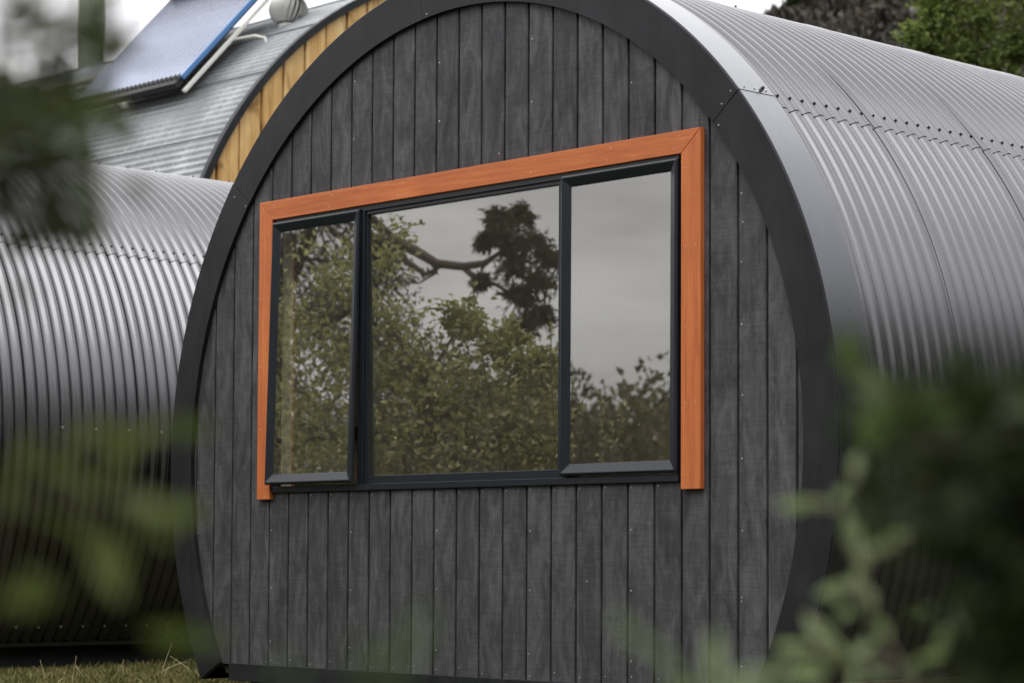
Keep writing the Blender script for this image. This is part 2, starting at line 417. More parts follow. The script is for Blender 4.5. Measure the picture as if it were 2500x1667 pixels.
def fascia(root, joints, RIN=1.98, LOWZ=-1.055, dy=0.):
    """front ring of flat black trim in segments, and the grey flashing that laps on to the roof"""
    acut_o = -math.degrees(math.asin(-LOWZ / R0)); acut_i = -math.degrees(math.asin(-LOWZ / RIN))
    segs = list(zip([acut_o] + joints, joints + [180 - acut_o]))
    for i, (a, b) in enumerate(segs):
        n = max(2, int((b - a) / 1.2)); mb = MB(); vs = []
        yf = -.022 - (.0015 if i % 2 else 0)
        g = .05
        for k in range(n + 1):
            tt = k / n
            ao = a + g + (b - a - 2 * g) * tt; ai = ao
            if i == 0: ai = max(ao, acut_i + (b - acut_i) * tt)
            if i == len(segs) - 1: ai = min(ao, a + (180 - acut_i - a) * tt)
            for r, an, y in ((RIN, ai, .004), (RIN, ai, yf), (R0 + .001, ao, yf), (R0 + .004, ao, yf + .004), (R0 + .004, ao, .004)):
                vs.append((r * math.cos(math.radians(an)), y, r * math.sin(math.radians(an))))
        fs = []
        for k in range(n):
            for j in range(4): fs.append((5 * k + j, 5 * k + j + 1, 5 * k + 6 + j, 5 * k + 5 + j))
        fs += [(0, 1, 2, 3, 4), tuple(5 * n + j for j in (4, 3, 2, 1, 0))]
        mb.add(vs, fs)
        mb.build('arch_trim', M['trim'], root)
        m2 = MB(); arc_prism(m2, R0 + .001, R0 + .0075 + (.0015 if i % 2 else 0), yf + .006, .192, a + g, b - g)
        o = m2.build('edge_flashing', M['flash'], root, smooth=False, bevel=.0025)
        o.data.shade_smooth(); o.data.set_sharp_from_angle(angle=math.radians(30)); o.modifiers.clear()
    return segs
fascia(main, [39.85, 97., 140.15])
for (r, a) in ((1.995, 38.9), (2.06, 40.4), (2.125, 40.5), (1.995, 141.), (2.10, 141.4), (1.995, 96.), (2.12, 98)):
    nail(main, r * math.cos(math.radians(a)), -.0235, r * math.sin(math.radians(a)), 1.)
for y in (.03, .09, .16): screw(main, R0 + .008, 40.5, y, mat='nail', sc=.55)

# planks with real grooves between them
WX0, WX1, WZ0, WZ1 = X0 + 3 * UB, X0 + 21 * UB, -.150, 1.20
mb = MB(); PB = -.975; GR = .0058; CH = .0030
def plank(xa, xb, z0f, z1f):
    n = 7; xs = np.linspace(xa, xb, n)
    xs_f = np.linspace(xa + CH, xb - CH, n)
    up = [(x, 0., z1f(x)) for x in xs_f]; dn = [(x, 0., z0f(x)) for x in xs_f]
    upb = [(x, CH, z1f(x)) for x in xs]; dnb = [(x, CH, z0f(x)) for x in xs]
    upc = [(x, .018, z1f(x)) for x in xs]; dnc = [(x, .018, z0f(x)) for x in xs]
    vs = up + dn + upb + dnb + upc + dnc; fs = []
    for i in range(n - 1):
        fs.append((i, n + i, n + i + 1, i + 1))
        fs.append((2 * n + i, i, i + 1, 2 * n + i + 1)); fs.append((4 * n + i, 2 * n + i, 2 * n + i + 1, 4 * n + i + 1))
        fs.append((n + i, 3 * n + i, 3 * n + i + 1, n + i + 1)); fs.append((3 * n + i, 5 * n + i, 5 * n + i + 1, 3 * n + i + 1))
    for s_ in (0, n - 1):
        fs.append((s_, 2 * n + s_, 3 * n + s_, n + s_)); fs.append((2 * n + s_, 4 * n + s_, 5 * n + s_, 3 * n + s_))
    mb.add(vs, fs)
RP = 2.02
for k in range(-2, 27):
    xa, xb = X0 + k * UB + GR, X0 + (k + 1) * UB - GR
    xa, xb = max(xa, -RP + .004), min(xb, RP - .004)
    if xb - xa < .01: continue
    top = lambda x: math.sqrt(max(RP * RP - x * x, 1e-4))
    bot = lambda x: max(PB, -math.sqrt(max(RP * RP - x * x, 1e-4)))
    if 3 <= k < 21:
        plank(xa, xb, bot, lambda x: WZ0); plank(xa, xb, lambda x: WZ1, top)
    else: plank(xa, xb, bot, top)
mb.build('plank_cladding', M['clad'], main)
# dark building paper behind the grooves, with the window opening left out
mb = MB(); n = 60
def paper(xa, xb, zlo, zhi):
    xs = np.linspace(xa, xb, n); vs = [(x, .0185, zlo(x)) for x in xs] + [(x, .0185, zhi(x)) for x in xs] + [(x, .06, zlo(x)) for x in xs] + [(x, .06, zhi(x)) for x in xs]
    fs = [(i, i + 1, n + i + 1, n + i) for i in range(n - 1)] + [(2 * n + i, 3 * n + i, 3 * n + i + 1, 2 * n + i + 1) for i in range(n - 1)] + [(0, n, 3 * n, 2 * n), (n - 1, 3 * n - 1, 4 * n - 1, 2 * n - 1)]
    mb.add(vs, fs)
cz = lambda x: math.sqrt(max(2.06 ** 2 - x * x, 1e-4)); cb = lambda x: max(-1.0, -cz(x))
paper(-2.06, WX0, cb, cz); paper(WX1, 2.06, cb, cz); paper(WX0, WX1, cb, lambda x: WZ0); paper(WX0, WX1, lambda x: WZ1, cz)
mb.build('wall_backing', M['void'], main)
# bottom board
mb = MB(); mb.box(-1.66, 1.66, -.012, .02, LOWZ, PB + .004); mb.build('bottom_trim', M['trim'], main, bevel=.002)
# nails
for k in range(-1, 27, 4):
    x = X0 + k * UB + .022
    ztop = math.sqrt(max(RIN ** 2 - x * x, 0.01)) - .03
    z = -.86
    while z < ztop:
        if not (WX0 < x + .02 < WX1 and -.19 < z < 1.27): nail(main, x + random.uniform(-.003, .003), 0, z + random.uniform(-.012, .012), random.uniform(.8, 1.15))
        z += .262
for k in range(3, 21):
    nail(main, X0 + k * UB + .024, 0, -.165 + random.uniform(-.004, .004), random.uniform(.6, .9))
    nail(main, X0 + k * UB + .026, 0, -.945 + random.uniform(-.012, .012), random.uniform(.6, 1.))
for x, z in ((X0 + 23 * UB + .02, -.62), (.25, 1.30), (1.66, .86), (.8, -.55)): nail(main, x, 0, z, .9)

# orange timber surround: head with mitred corners, two jambs
T = .024
def ext(mb, poly, y0, y1):
    n = len(poly); vs = [(x, y0, z) for x, z in poly] + [(x, y1, z) for x, z in poly]
    fs = [tuple(range(n)), tuple(range(2 * n - 1, n - 1, -1))] + [(i, n + i, n + (i + 1) % n, (i + 1) % n) for i in range(n)]
    mb.add(vs, fs)
ox0, ox1, ix0, ix1, oz1, iz1, oz0 = -1.432, 1.458, -1.332, 1.352, 1.258, 1.165, -.180
mb = MB(); ext(mb, [(ox0 + .001, oz1), (ix0 + .001, iz1), (ix1 - .001, iz1), (ox1 - .001, oz1)], -T - .002, -.001); head = mb.build('window_surround', M['orange_x'], main, bevel=.0025)
mb = MB(); ext(mb, [(ox0, oz0), (ix0, oz0), (ix0, iz1 - .001), (ox0, oz1 - .001)], -T - .002, -.001); mb.build('window_surround', M['orange_z'], main, bevel=.0025)
mb = MB(); ext(mb, [(ix1, oz0), (ox1, oz0), (ox1, oz1 - .001), (ix1, iz1 - .001)], -T - .002, -.001); mb.build('window_surround', M['orange_z'], main, bevel=.0025)
for z in (-.12, .16, .46, .79, 1.10):
    for xx in ((ox0 + .024, ix0 - .024), (ix1 + .024, ox1 - .024)):
        for x in xx: nail(main, x, -T - .002, z + random.uniform(-.004, .004), .8)
for x in (-1.35, -.9, -.4, .06, .48, .93, 1.31):
    for z in (iz1 + .022, oz1 - .022): nail(main, x + (.03 if z > 1.2 else 0) + random.uniform(-.006, .006), -T - .002, z, .8)

# window frame: outer members, two mullions, fixed-light beads and sill
mb = MB(); fx0, fx1, fz0, fz1 = WX0 + .004, WX1 - .002, -.148, 1.162
mb.box(fx0, fx1, -.012, .07, fz1 - .022, fz1 + .03); mb.box(fx0, fx1, -.016, .07, fz0, fz0 + .030)
mb.box(fx0, ix0 + .010, -.011, .036, fz0 + .0302, fz1 - .0222); mb.box(fx1 - .012, fx1, -.011, .07, fz0 + .0302, fz1 - .0222)
for a, b in ((-.690, -.650), (.640, .690)): mb.box(a, b, -.0105, .069, fz0 + .0303, fz1 - .0223)
cx0, cx1 = -.650, .640
mb.box(cx0 + .0002, cx1 - .0002, -.002, .05, fz0 + .0304, fz0 + .066); mb.box(cx0 + .0002, cx1 - .0002, -.002, .05, fz1 - .040, fz1 - .0224)
mb.box(cx0 + .0002, cx0 + .012, -.001, .05, fz0 + .0662, fz1 - .0402); mb.box(cx1 - .016, cx1 - .0002, -.001, .05, fz0 + .0662, fz1 - .0402)
wf = mb.build('window_frame', M['alu'], main, bevel=.002)
mb = MB(); mb.box(cx0 + .008, cx1 - .012, .010, .015, fz0 + .062, fz1 - .036); pn = mb.build('pane', M['glass'], wf)

def sash(x0, x1, z0, z1, openm):
    """awning sash hinged at its top edge; local origin on the hinge line"""
    H = z1 - z0; mb = MB()
    # profile from the outside edge in: back, front flat, splay down to the glass
    prof = [(0, 0), (0, -.014), (.010, -.021), (.050, -.002), (.050, .004)]      # (distance in from the edge, y)
    rings = []
    for d, y in prof:
        ds = d * (1.0)
        rings.append([(x0 + ds, y, -H + d), (x1 - ds, y, -H + d), (x1 - ds, y, -d), (x0 + ds, y, -d)])
    vs = [v for r in rings for v in r]; fs = []
    for i in range(len(prof)):
        j = (i + 1) % len(prof)
        for k in range(4): fs.append((4 * i + k, 4 * i + (k + 1) % 4, 4 * j + (k + 1) % 4, 4 * j + k))
    mb.add(vs, [f[::-1] for f in fs])
    o = mb.build('window_sash', M['alu'], main, bevel=.0022)
    o.location = (0, -.0115, z1); o.rotation_euler = (-math.asin(openm / H), 0, 0)
    g = MB(); g.box(x0 + .05, x1 - .05, -.0012, .0024, -H + .045, -.045); g.build('pane', M['glass'], o)
    for xc in ((x0 + x1) / 2,):
        h = MB(); h.box(xc - .035, xc + .035, .02, .035, -H + .055, -H + .075); h.tube([(xc, .03, -H + .07), (xc + .004, .032, -H + .10), (xc + .03, .03, -H + .108)], [.008, .007, .006], 8)
        h.build('window_handle', M['black'], o, bevel=.001)
    return o
s1 = sash(-1.327, -.672, -.112, 1.150, .034); s2 = sash(.664, 1.334, -.112, 1.150, .004)
mb = MB(); mb.box(.10, .16, .075, .10, -.075, -.06); mb.tube([(.12, .085, -.062), (.13, .09, -.02), (.16, .088, 0.0)], [.005, .005, .004], 8); mb.tube([(.12, .085, -.05), (.17, .09, -.035), (.19, .09, -.06)], .004, 8)
mb.build('window_latch', M['black'], wf)
# inside: cream jamb board with timber edge, curved lining, end wall, rail and batten
mb = MB(); mb.box(-1.352, -1.316, .0365, .094, -.146, 1.16); mb.build('cream_jamb', M['cream'], main)
mb = MB(); mb.box(-1.352, -1.314, .0945, .106, -.146, 1.16); mb.build('jamb_edge', M['orange_z'], main)
mb = MB(); arc_prism(mb, 2.03, 2.05, .0605, 2.75, -30, 210, 3); mb.build('interior_lining', M['lining'], main, smooth=False)
def arch_wall(mb, R_, zlow, y0, y1, hx0, hx1, hz0, hz1, n=64):
    """arched wall with a rectangular opening"""
    def strip(xa, xb, zl, zh):
        k = max(2, int((xb - xa) / .06)); xs = np.linspace(xa, xb, k)
        vs = [(x, y, f(x)) for y in (y0, y1) for f in (zl, zh) for x in xs]
        fs = [(i, i + 1, k + i + 1, k + i) for i in range(k - 1)] + [(2 * k + i, 3 * k + i, 3 * k + i + 1, 2 * k + i + 1) for i in range(k - 1)]
        fs += [(0, k, 3 * k, 2 * k), (k - 1, 3 * k - 1, 4 * k - 1, 2 * k - 1)] + [(i, 2 * k + i, 2 * k + i + 1, i + 1) for i in range(k - 1)] + [(k + i, k + i + 1, 3 * k + i + 1, 3 * k + i) for i in range(k - 1)]
        mb.add(vs, fs)
    top = lambda x: math.sqrt(max(R_ * R_ - x * x, 1e-4)); bot = lambda x: max(zlow, -top(x))
    strip(-R_ + .002, hx0, bot, top); strip(hx1, R_ - .002, bot, top); strip(hx0, hx1, lambda x: hz1, top)
    if hz0 > zlow: strip(hx0, hx1, bot, lambda x: hz0)
mb = MB(); arch_wall(mb, 2.03, -.93, 2.751, 2.79, -.55, 1.5, -.93, 1.15)  # doorway added out of view, to let light from the rear into the room
mb.build('interior_wall', M['cream'], main)
mb = MB(); mb.box(-2.0, 2.0, .061, LEN - .05, -.96, -.93); mb.build('interior_floor', M['brown'], main)
mb = MB(); mb.box(-2.018, -1.955, .10, 2.745, .165, .235); mb.build('interior_rail', M['brown'], main)
mb = MB(); a = math.radians(138); mb.box(-.012, .0, .07, 2.748, -.03, .03, Matrix.Rotation(-a, 3, 'Y'), (1.998 * math.cos(a), 0, 1.998 * math.sin(a))); mb.build('ceiling_batten', M['white'], main)
# far end of the cabin and the timber chassis it stands on
mb = MB(); arch_wall(mb, R0 - .02, -.965, LEN - .04, LEN - .005, -1.25, 1.25, -.93, 1.25); mb.build('rear_wall', M['trim'], main)
mb = MB()
for x in (-1.25, -.44, .40, 1.21): mb.box(x, x + .04, LEN - .035, LEN - .008, -.93, 1.25)
mb.box(-1.21, 1.21, LEN - .034, LEN - .009, -.965, -.89); rf = mb.build('added_rear_door', M['alu'], main)  # unseen glazed door added to brighten the interior with daylight
mb = MB(); mb.box(-1.215, 1.215, LEN - .024, LEN - .019, -.888, 1.245); mb.build('pane', M['glass'], rf)
mb = MB(); arc_prism(mb, 2.03, 2.05, 2.792, LEN - .042, -30, 210, 3); mb.build('interior_lining', M['cream'], main)
mb = MB(); mb.box(-1.88, 1.88, .03, LEN - .04, -.985, -.965)
for x in (-1.5, -.5, .5, 1.5): mb.box(x - .05, x + .05, .04, LEN - .05, -1.14, -.9852)
mb.build('chassis', M['void'], main)

# ------------------------------------------------------------------ second cabin, to the left
R0s = R0; R0 = 1.935; AB2 = -38.4; SH = 1.2
pod2 = empty('arched_cabin', (-5.94, -SH, ZC + .24), 'grey corrugated arched cabin on the left with only its curved side in view', 'cabin')
Y2 = .409 + SH
pod_shell(pod2, Y2, [1.037 + SH + .762 * k for k in range(-2, 9)], 7.6, range(-18, 50), AB2, 37.7)
for k in (-9, -5, -1, 3, 7, 11, 15, 18, 21, 24, 28, 32, 36, 40, 44): screw(pod2, R0 + .0035, 80, Y2 + PITCH * k)
for k in range(-12, 40, 2): screw(pod2, R0 - .010, AB2 + 3.2, Y2 + PITCH * (k + .5), mat='nail', sc=.9)
for k in (1, 4, 7, 10, 14, 18, 24): screw(pod2, R0 - .012, 2.0 - .6 * (k % 3), Y2 + PITCH * (k + .5), mat='nail', sc=.9)
RI2 = 1.765; LZ2 = -1.29
fascia(pod2, [37.5, 97., 142.5], RI2, LZ2)
mb = MB(); nn = 60; xs = np.linspace(-1.80, 1.80, nn); cz2 = lambda x: math.sqrt(max(1.805 ** 2 - x * x, 0))
mb.add([(x, .0, max(-1.21, -cz2(x))) for x in xs] + [(x, 0., cz2(x)) for x in xs] + [(x, .03, max(-1.21, -cz2(x))) for x in xs] + [(x, .03, cz2(x)) for x in xs],
       [(i, i + 1, nn + i + 1, nn + i) for i in range(nn - 1)] + [(2 * nn + i, 3 * nn + i, 3 * nn + i + 1, 2 * nn + i + 1) for i in range(nn - 1)])
mb.build('plank_cladding', M['clad'], pod2)
mb = MB(); mb.box(-1.19, 1.19, -.012, .02, LZ2, -1.206); mb.build('bottom_trim', M['trim'], pod2, bevel=.002)
a_ = math.radians(AB2); xb = R0 * math.cos(a_)
mb = MB(); mb.box(-xb + .01, xb - .01, .04, 7.55, -1.215, -1.20)
for x in (-1.4, -.5, .5, 1.4): mb.box(x - .05, x + .05, .06, 7.5, -1.39, -1.2152)
mb.build('chassis', M['void'], pod2)
mb = MB(); mb.box(xb - .02, xb + .006, .15, 7.55, -1.225, -1.205); mb.build('bottom_rail', M['roof'], pod2)
rr_ = R0 - .02; mb = MB(); n = 48; an = [math.radians(AB2 + (180 - 2 * AB2) * i / n) for i in range(n + 1)]
mb.add([(rr_ * math.cos(a), 7.57, rr_ * math.sin(a)) for a in an] + [(rr_ * math.cos(a), 7.595, rr_ * math.sin(a)) for a in an],
       [tuple(range(n + 1)), tuple(range(2 * n + 1, n, -1))]); mb.build('rear_wall', M['trim'], pod2)
R0 = R0s

# ------------------------------------------------------------------ big barn behind: arch along x, golden board end, galvanised roof
BX, BY, BZ, BR = -8.842, 8.581, 1.104 + ZC, 4.0
barn = empty('barn', (BX, BY, 0), 'big arched barn behind with golden timber end wall and weathered galvanised roof', 'barn')
zb = BZ
BL = 16.
def barn_sheet(a0, a1, lap):
    """waves along the barn; angle measured from the near side (-y) up and over"""
    per = 10; arc = math.radians(a1 - a0) * BR; n = int(arc / PITCH * per) + 1
    an = np.radians(np.linspace(a0, a1, n)); r = BR + .009 * np.cos(2 * np.pi * (an * BR) / PITCH)
    r += .009 * np.clip(1 - (an - an[0]) / .012, 0, 1) * lap
    xs = np.linspace(-BL, -.0, 9)
    Vv = np.stack([np.repeat(xs[:, None], n, 1), np.repeat((-r * np.cos(an))[None], 9, 0), zb + np.repeat((r * np.sin(an))[None], 9, 0)], -1).reshape(-1, 3)
    I = np.arange(9 * n).reshape(9, n); Ff = np.stack([I[:-1, :-1], I[1:, :-1], I[1:, 1:], I[:-1, 1:]], -1).reshape(-1, 4)
    np_mesh('roof_sheet', Vv, Ff, M['galv'], barn)
a_low = -math.degrees(math.asin(zb / BR)); sw = math.degrees(.762 / BR); a = a_low
while a < 180 - a_low:
    b = min(a + sw, 180 - a_low); barn_sheet(a, min(b + .7, 180 - a_low), 1); a = b
mb = MB(); bw_, j0 = .238, -3.491
def bplank(y0, y1, xf):
    n = 8; ys = np.linspace(y0, y1, n); zt = lambda y: zb + math.sqrt(max(3.97 ** 2 - y * y, 0.0001)); zl = lambda y: max(.02, zb - math.sqrt(max(3.97 ** 2 - y * y, 0)))
    vs = [(xf, y, zl(y)) for y in ys] + [(xf, y, zt(y)) for y in ys] + [(xf - .04, y, zl(y)) for y in ys] + [(xf - .04, y, zt(y)) for y in ys]
    fs = [(i, i + 1, n + i + 1, n + i) for i in range(n - 1)] + [(0, n, 3 * n, 2 * n), (n - 1, 3 * n - 1, 4 * n - 1, 2 * n - 1)]
    mb.add(vs, fs)
k = -2
while j0 + bw_ * k < 3.9:
    y0, y1 = max(j0 + bw_ * k + .012, -3.96), min(j0 + bw_ * (k + 1) - .012, 3.96)
    if y1 - y0 > .02: bplank(y0, y1, .0 - (.008 if k % 2 else 0))
    k += 1
mb.build('board_end_wall', M['golden'], barn)
mb = MB(); m_ = 70; ys = np.linspace(-3.96, 3.96, m_)
mb.add([(-.05, y, .01) for y in ys] + [(-.05, y, zb + math.sqrt(3.97 ** 2 - y * y)) for y in ys], [(i, i + 1, m_ + i + 1, m_ + i) for i in range(m_ - 1)]); mb.build('wall_backing', M['void'], barn)
mb = MB(); n = 110; vs = []
for i in range(n + 1):
    a = math.radians(a_low + (180 - 2 * a_low) * i / n)
    for r, x in ((3.955, .0), (3.955, .03), (4.02, .03), (4.02, -.03)): vs.append((x, -r * math.cos(a), zb + r * math.sin(a)))
mb.add(vs, [(4 * i + j, 4 * i + j + 1, 4 * i + 5 + j, 4 * i + 4 + j) for i in range(n) for j in range(3)]); mb.build('arch_trim', M['trim'], barn)

def barn_ray(px, py, extra):
    """where the line of sight through that pixel meets the barn's roof raised by extra"""
    d = at(px, py, 1.) - CAM; oy, oz = CAM[1] - BY, CAM[2] - BZ
    A_ = d[1] ** 2 + d[2] ** 2; B_ = oy * d[1] + oz * d[2]; C_ = oy ** 2 + oz ** 2 - (BR + extra) ** 2
    disc = B_ * B_ - A_ * C_
    tt = (-B_ - math.sqrt(disc)) / A_ if disc > 0 else -B_ / A_
    return CAM + d * tt

# solar collector: evacuated tubes on a tilted rack
pr = barn_ray(446, 186, .20)
dpl = at(186, 248, 1.) - CAM
tt = (pr[2] - CAM[2]) / dpl[2]
tilt = math.radians(46.9); tdir = Vector((0, math.cos(tilt), math.sin(tilt))); nrm = Vector((0, -math.sin(tilt), math.cos(tilt)))
# width from the left-hand corner: x where the ray through it meets the collector's plane
nn_ = np.array(nrm); tt = ((pr - CAM) @ nn_) / (dpl @ nn_); pl = CAM + dpl * tt
wid = pr[0] - pl[0]
d3 = at(398, 4, 1.) - CAM; t3 = ((pr - CAM) @ nn_) / (d3 @ nn_); ptop = CAM + d3 * t3
leng = Vector(ptop - pr).dot(tdir)
sol = empty('solar_collector', tuple(pr), 'evacuated tube solar collector with blue edge strip on the barn roof', 'solar collector')
NTU = 25; sp = wid / NTU
prim = None
for i in range(NTU):
    x = -sp * (i + .5)
    m2 = MB(); p0 = Vector((x, 0, 0)) - tdir * .0; p1 = p0 + tdir * leng
    m2.tube([p0, p0 + tdir * .02, p1], [sp * .26, sp * .34, sp * .34], 12); m2.build('glass_tube', M['tube'], sol, smooth=True)
    m2 = MB(); m2.tube([p0 - tdir * .05, p0 + tdir * .01], sp * .36, 8); m2.build('tube_cap', M['black'], sol)
m2 = MB()
Rx = Matrix(((1, 0, 0), (0, tdir.y, nrm.y), (0, tdir.z, nrm.z)))
m2.box(-wid, 0, leng, leng + .14, -.06, .09, Rx); m2.build('manifold', M['black'], sol, bevel=.006)
m2 = MB(); m2.box(-wid, 0, -.12, -.03, -.05, .01, Rx); m2.build('bottom_rail', M['black'], sol, bevel=.004)
m2 = MB(); m2.box(-wid, 0, 0, leng, -.045, -.038, Rx); m2.build('back_sheet', M['black'], sol)
m2 = MB(); m2.box(.002, .034, -.03, leng, -.02, .022, Rx); m2.build('edge_strip', M['blue'], sol)
m2 = MB(); m2.box(.088, .120, -.16, leng + .1, -.085, -.055, Rx); m2.build('support_rail', M['white'], sol)
m2 = MB(); m2.box(-wid * .5, -wid * .5 + .03, -.16, leng, -.085, -.055, Rx); m2.build('support_rail', M['white'], sol)
v0 = Vector((.10, 0, 0)) + Rx @ Vector((0, .62, -.09))
m2 = MB(); m2.tube([v0, v0 + Vector((.16, .12, .03)), v0 + Vector((.26, .16, 0)), v0 + Vector((.30, .16, -.11))], .014, 8); m2.build('bent_pipe', M['white'], sol, smooth=True)
m2 = MB(); m2.box(-wid * .55, -wid * .5, -.13, -.09, -.12, -.05, Rx); m2.build('roof_bracket', M['galvpipe'], sol)

# whirlybird vent on the ridge
pv = barn_ray(704, 50, .02); pv[2] -= .10
vent = empty('roof_ventilator', tuple(pv), 'spinning metal ball ventilator on the barn ridge', 'ventilator')
m2 = MB(); m2.tube([(0, 0, -.14), (0, 0, .06)], .10, 16); m2.build('vent_neck', M['galvpipe'], vent)
m2 = MB(); nb = 22
for i in range(nb):
    a0 = 2 * math.pi * i / nb; prof = []
    for j in range(9):
        ph = -1.15 + 2.3 * j / 8; r = .185 * math.cos(ph * .95); z = .19 + .15 * math.sin(ph)
        tw = .25 * math.sin(ph)
        prof.append(((r * math.cos(a0 + tw), r * math.sin(a0 + tw), z), (r * .84 * math.cos(a0 + tw + .24), r * .84 * math.sin(a0 + tw + .24), z)))
    vs = [p for pr2 in prof for p in pr2]; m2.add(vs, [(2 * j, 2 * j + 1, 2 * j + 3, 2 * j + 2) for j in range(8)])
m2.build('vane_drum', M['galvpipe'], vent, smooth=True)
m2 = MB(); m2.tube([(0, 0, .06), (0, 0, .34)], .11, 12); m2.tube([(0, 0, .325), (0, 0, .345)], .09, 14); m2.build('vent_core', M['trim'], vent)

# tall post beyond the barn roof, and pale pipe along the roof beside the collector
pp = at(221, 200, 27.)
m2 = MB(); m2.box(-.11, .11, -.11, .11, 0, 9.5); M['post'] = m_paint('green_post', (.22, .26, .20), 0, .5, .4)
po = m2.build('tall_post', M['post'], None, bevel=.01, loc=(pp[0], pp[1], -.02))
tag(po, 'tall grey green square post rising behind the barn roof left of the solar collector', 'post')
pa, pb_ = barn_ray(150, 214, .08), barn_ray(236, 190, .08)
m2 = MB(); vv = Vector(pb_ - pa); vv = Vector((vv.x, 0, 0)); m2.tube([-vv * .6, vv * 1.0], .035, 10); m2.tube([vv * .2, vv * .2 + Vector((0, .1, -.14))], .015, 6); m2.tube([vv * .8, vv * .8 + Vector((0, .1, -.14))], .015, 6)
po = m2.build('roof_pipe', M['white'], None, loc=tuple(pa)); tag(po, 'short pale pipe lying along the barn roof left of the solar collector', 'pipe')

# ------------------------------------------------------------------ vegetation
def leaves(centers, dirs, length, width, tone, name, mat, parent=None, fold=.25, curl=.25):
    """pointed, folded, slightly curled leaves: 6 vertices each, four triangles as 2 quads"""
    n = len(centers); d = dirs / np.linalg.norm(dirs, axis=1, keepdims=True)
    rv = rng.normal(size=(n, 3)); s = np.cross(d, rv); s /= np.linalg.norm(s, axis=1, keepdims=True) + 1e-9; nrm_ = np.cross(s, d)
    Lh = (length * rng.uniform(.65, 1.2, n))[:, None]; Wd = (width * rng.uniform(.7, 1.2, n))[:, None]
    base = centers; mid = base + d * Lh * .5 + nrm_ * Lh * curl * .15; tip = base + d * Lh - nrm_ * Lh * curl * .25
    V = np.stack([base, mid - d * Lh * .12 + s * Wd * .5 + nrm_ * Wd * fold, mid + d * Lh * .12, tip, mid - d * Lh * .12 - s * Wd * .5 + nrm_ * Wd * fold], 1).reshape(-1, 3)
    b = np.arange(n)[:, None] * 5
    Fq = np.concatenate([b + np.array([[0, 1, 3, 2]]), b + np.array([[0, 2, 3, 4]])], 0)
    return np_mesh(name, V, Fq, mat, parent, smooth=False, attr=np.repeat(tone, 5))

def limb_path(a, b, sag=.0, wob=.06, n=7):
    a, b = np.array(a, float), np.array(b, float); L_ = np.linalg.norm(b - a); pts = []
    w1, w2 = rng.normal(size=3), rng.normal(size=3)
    for i in range(n + 1):
        t_ = i / n; p = a + (b - a) * t_ + wob * L_ * (math.sin(math.pi * t_) * w1 * .5 + math.sin(2 * math.pi * t_) * w2 * .35); p[2] += sag * L_ * math.sin(math.pi * t_); pts.append(tuple(p))
    return pts

def tree(name, label, cat, base, clumps, leafmat, barkmat, trunk_r, leaf_l, leaf_w, per, trunk_top=None, group=None, twig=True, droop=0., tone_bias=0., extra_limbs=(), shell=.5):
    """clumps: (x,y,z,r) crown lumps; every lump hangs on a limb that leaves the trunk"""
    base = np.array(base, float); root = empty(name, tuple(base), label, cat, group)
    cl = np.array(clumps, float); cl[:, :3] -= base
    top = np.array(trunk_top, float) - base if trunk_top is not None else np.array([cl[:, 0].mean(), cl[:, 1].mean(), cl[:, 2].max() * .72])
    mb = MB(); tp = limb_path((0, 0, -.05), top, 0, .05, 8); mb.tube(tp, [trunk_r * (1 - .65 * i / 8) for i in range(9)], 10)
    mb.build('trunk', barkmat, root, smooth=True)
    mb = MB(); C, D, T = [], [], []
    for (x, y, z, r) in cl:
        i0 = min(8, max(1, int(8 * min(.92, max(.15, (z - r * 1.2) / max(top[2], .1)))))); p0 = tp[i0]
        r0 = trunk_r * .42 * (1 - .06 * i0)
        for pts_, rd_ in extra_limbs:
            for q_, rq in zip(pts_[2:], rd_[2:]):
                q_ = np.array(q_) - base
                if np.linalg.norm(q_ - (x, y, z)) < np.linalg.norm(np.array(p0) - (x, y, z)): p0 = tuple(q_); r0 = rq * .7
        lp = limb_path(p0, (x, y, z), .06, .07, 6); mb.tube(lp, [max(r0 * (1 - .75 * j / 6), trunk_r * .04) for j in range(7)], 7)
        nt = max(5, int(per / 14)); 
        dirs = rng.normal(size=(nt, 3)); dirs /= np.linalg.norm(dirs, axis=1, keepdims=True); dirs[:, 2] = dirs[:, 2] * .8 - droop
        lens = r * rng.uniform(.35, 1.12, nt)
        ends = np.array([x, y, z]) + dirs * lens[:, None]
        st = np.array([x, y, z]) + dirs * lens[:, None] * .1
        if twig:
            for e_, s_ in zip(ends, st):
                if rng.random() < .5: mb.tube(limb_path(tuple(s_), tuple(e_), .03, .06, 3), [trunk_r * .05, trunk_r * .04, trunk_r * .03, trunk_r * .02], 4, False)
        kk = max(3, per // nt)
        for e_, s_, dd in zip(ends, st, dirs):
            tt_ = rng.uniform(shell, 1.05, kk)[:, None]; sp_ = rng.normal(size=(kk, 3)) * r * .11
            C.append(s_ + (e_ - s_) * tt_ + sp_); dl = dd + rng.normal(size=(kk, 3)) * .9; dl[:, 2] -= droop * 1.6; D.append(dl)
            T.append(np.clip(rng.normal(.42 + tone_bias, .22, kk) + rng.normal(0, .1), 0, 1))
    for pts, rad in extra_limbs: mb.tube([tuple(np.array(p) - base) for p in pts], rad, 8)
    mb.build('limb', barkmat, root, smooth=True)
    leaves(np.concatenate(C), np.concatenate(D), leaf_l, leaf_w, np.concatenate(T), 'crown', leafmat, root)
    return root

def mirror(px, py, virt):
    """real place of something whose image is seen in the fixed window pane at that pixel"""
    p = at(px, py, virt); return np.array([p[0], -p[1], p[2]])
K = 2500 / 2352.

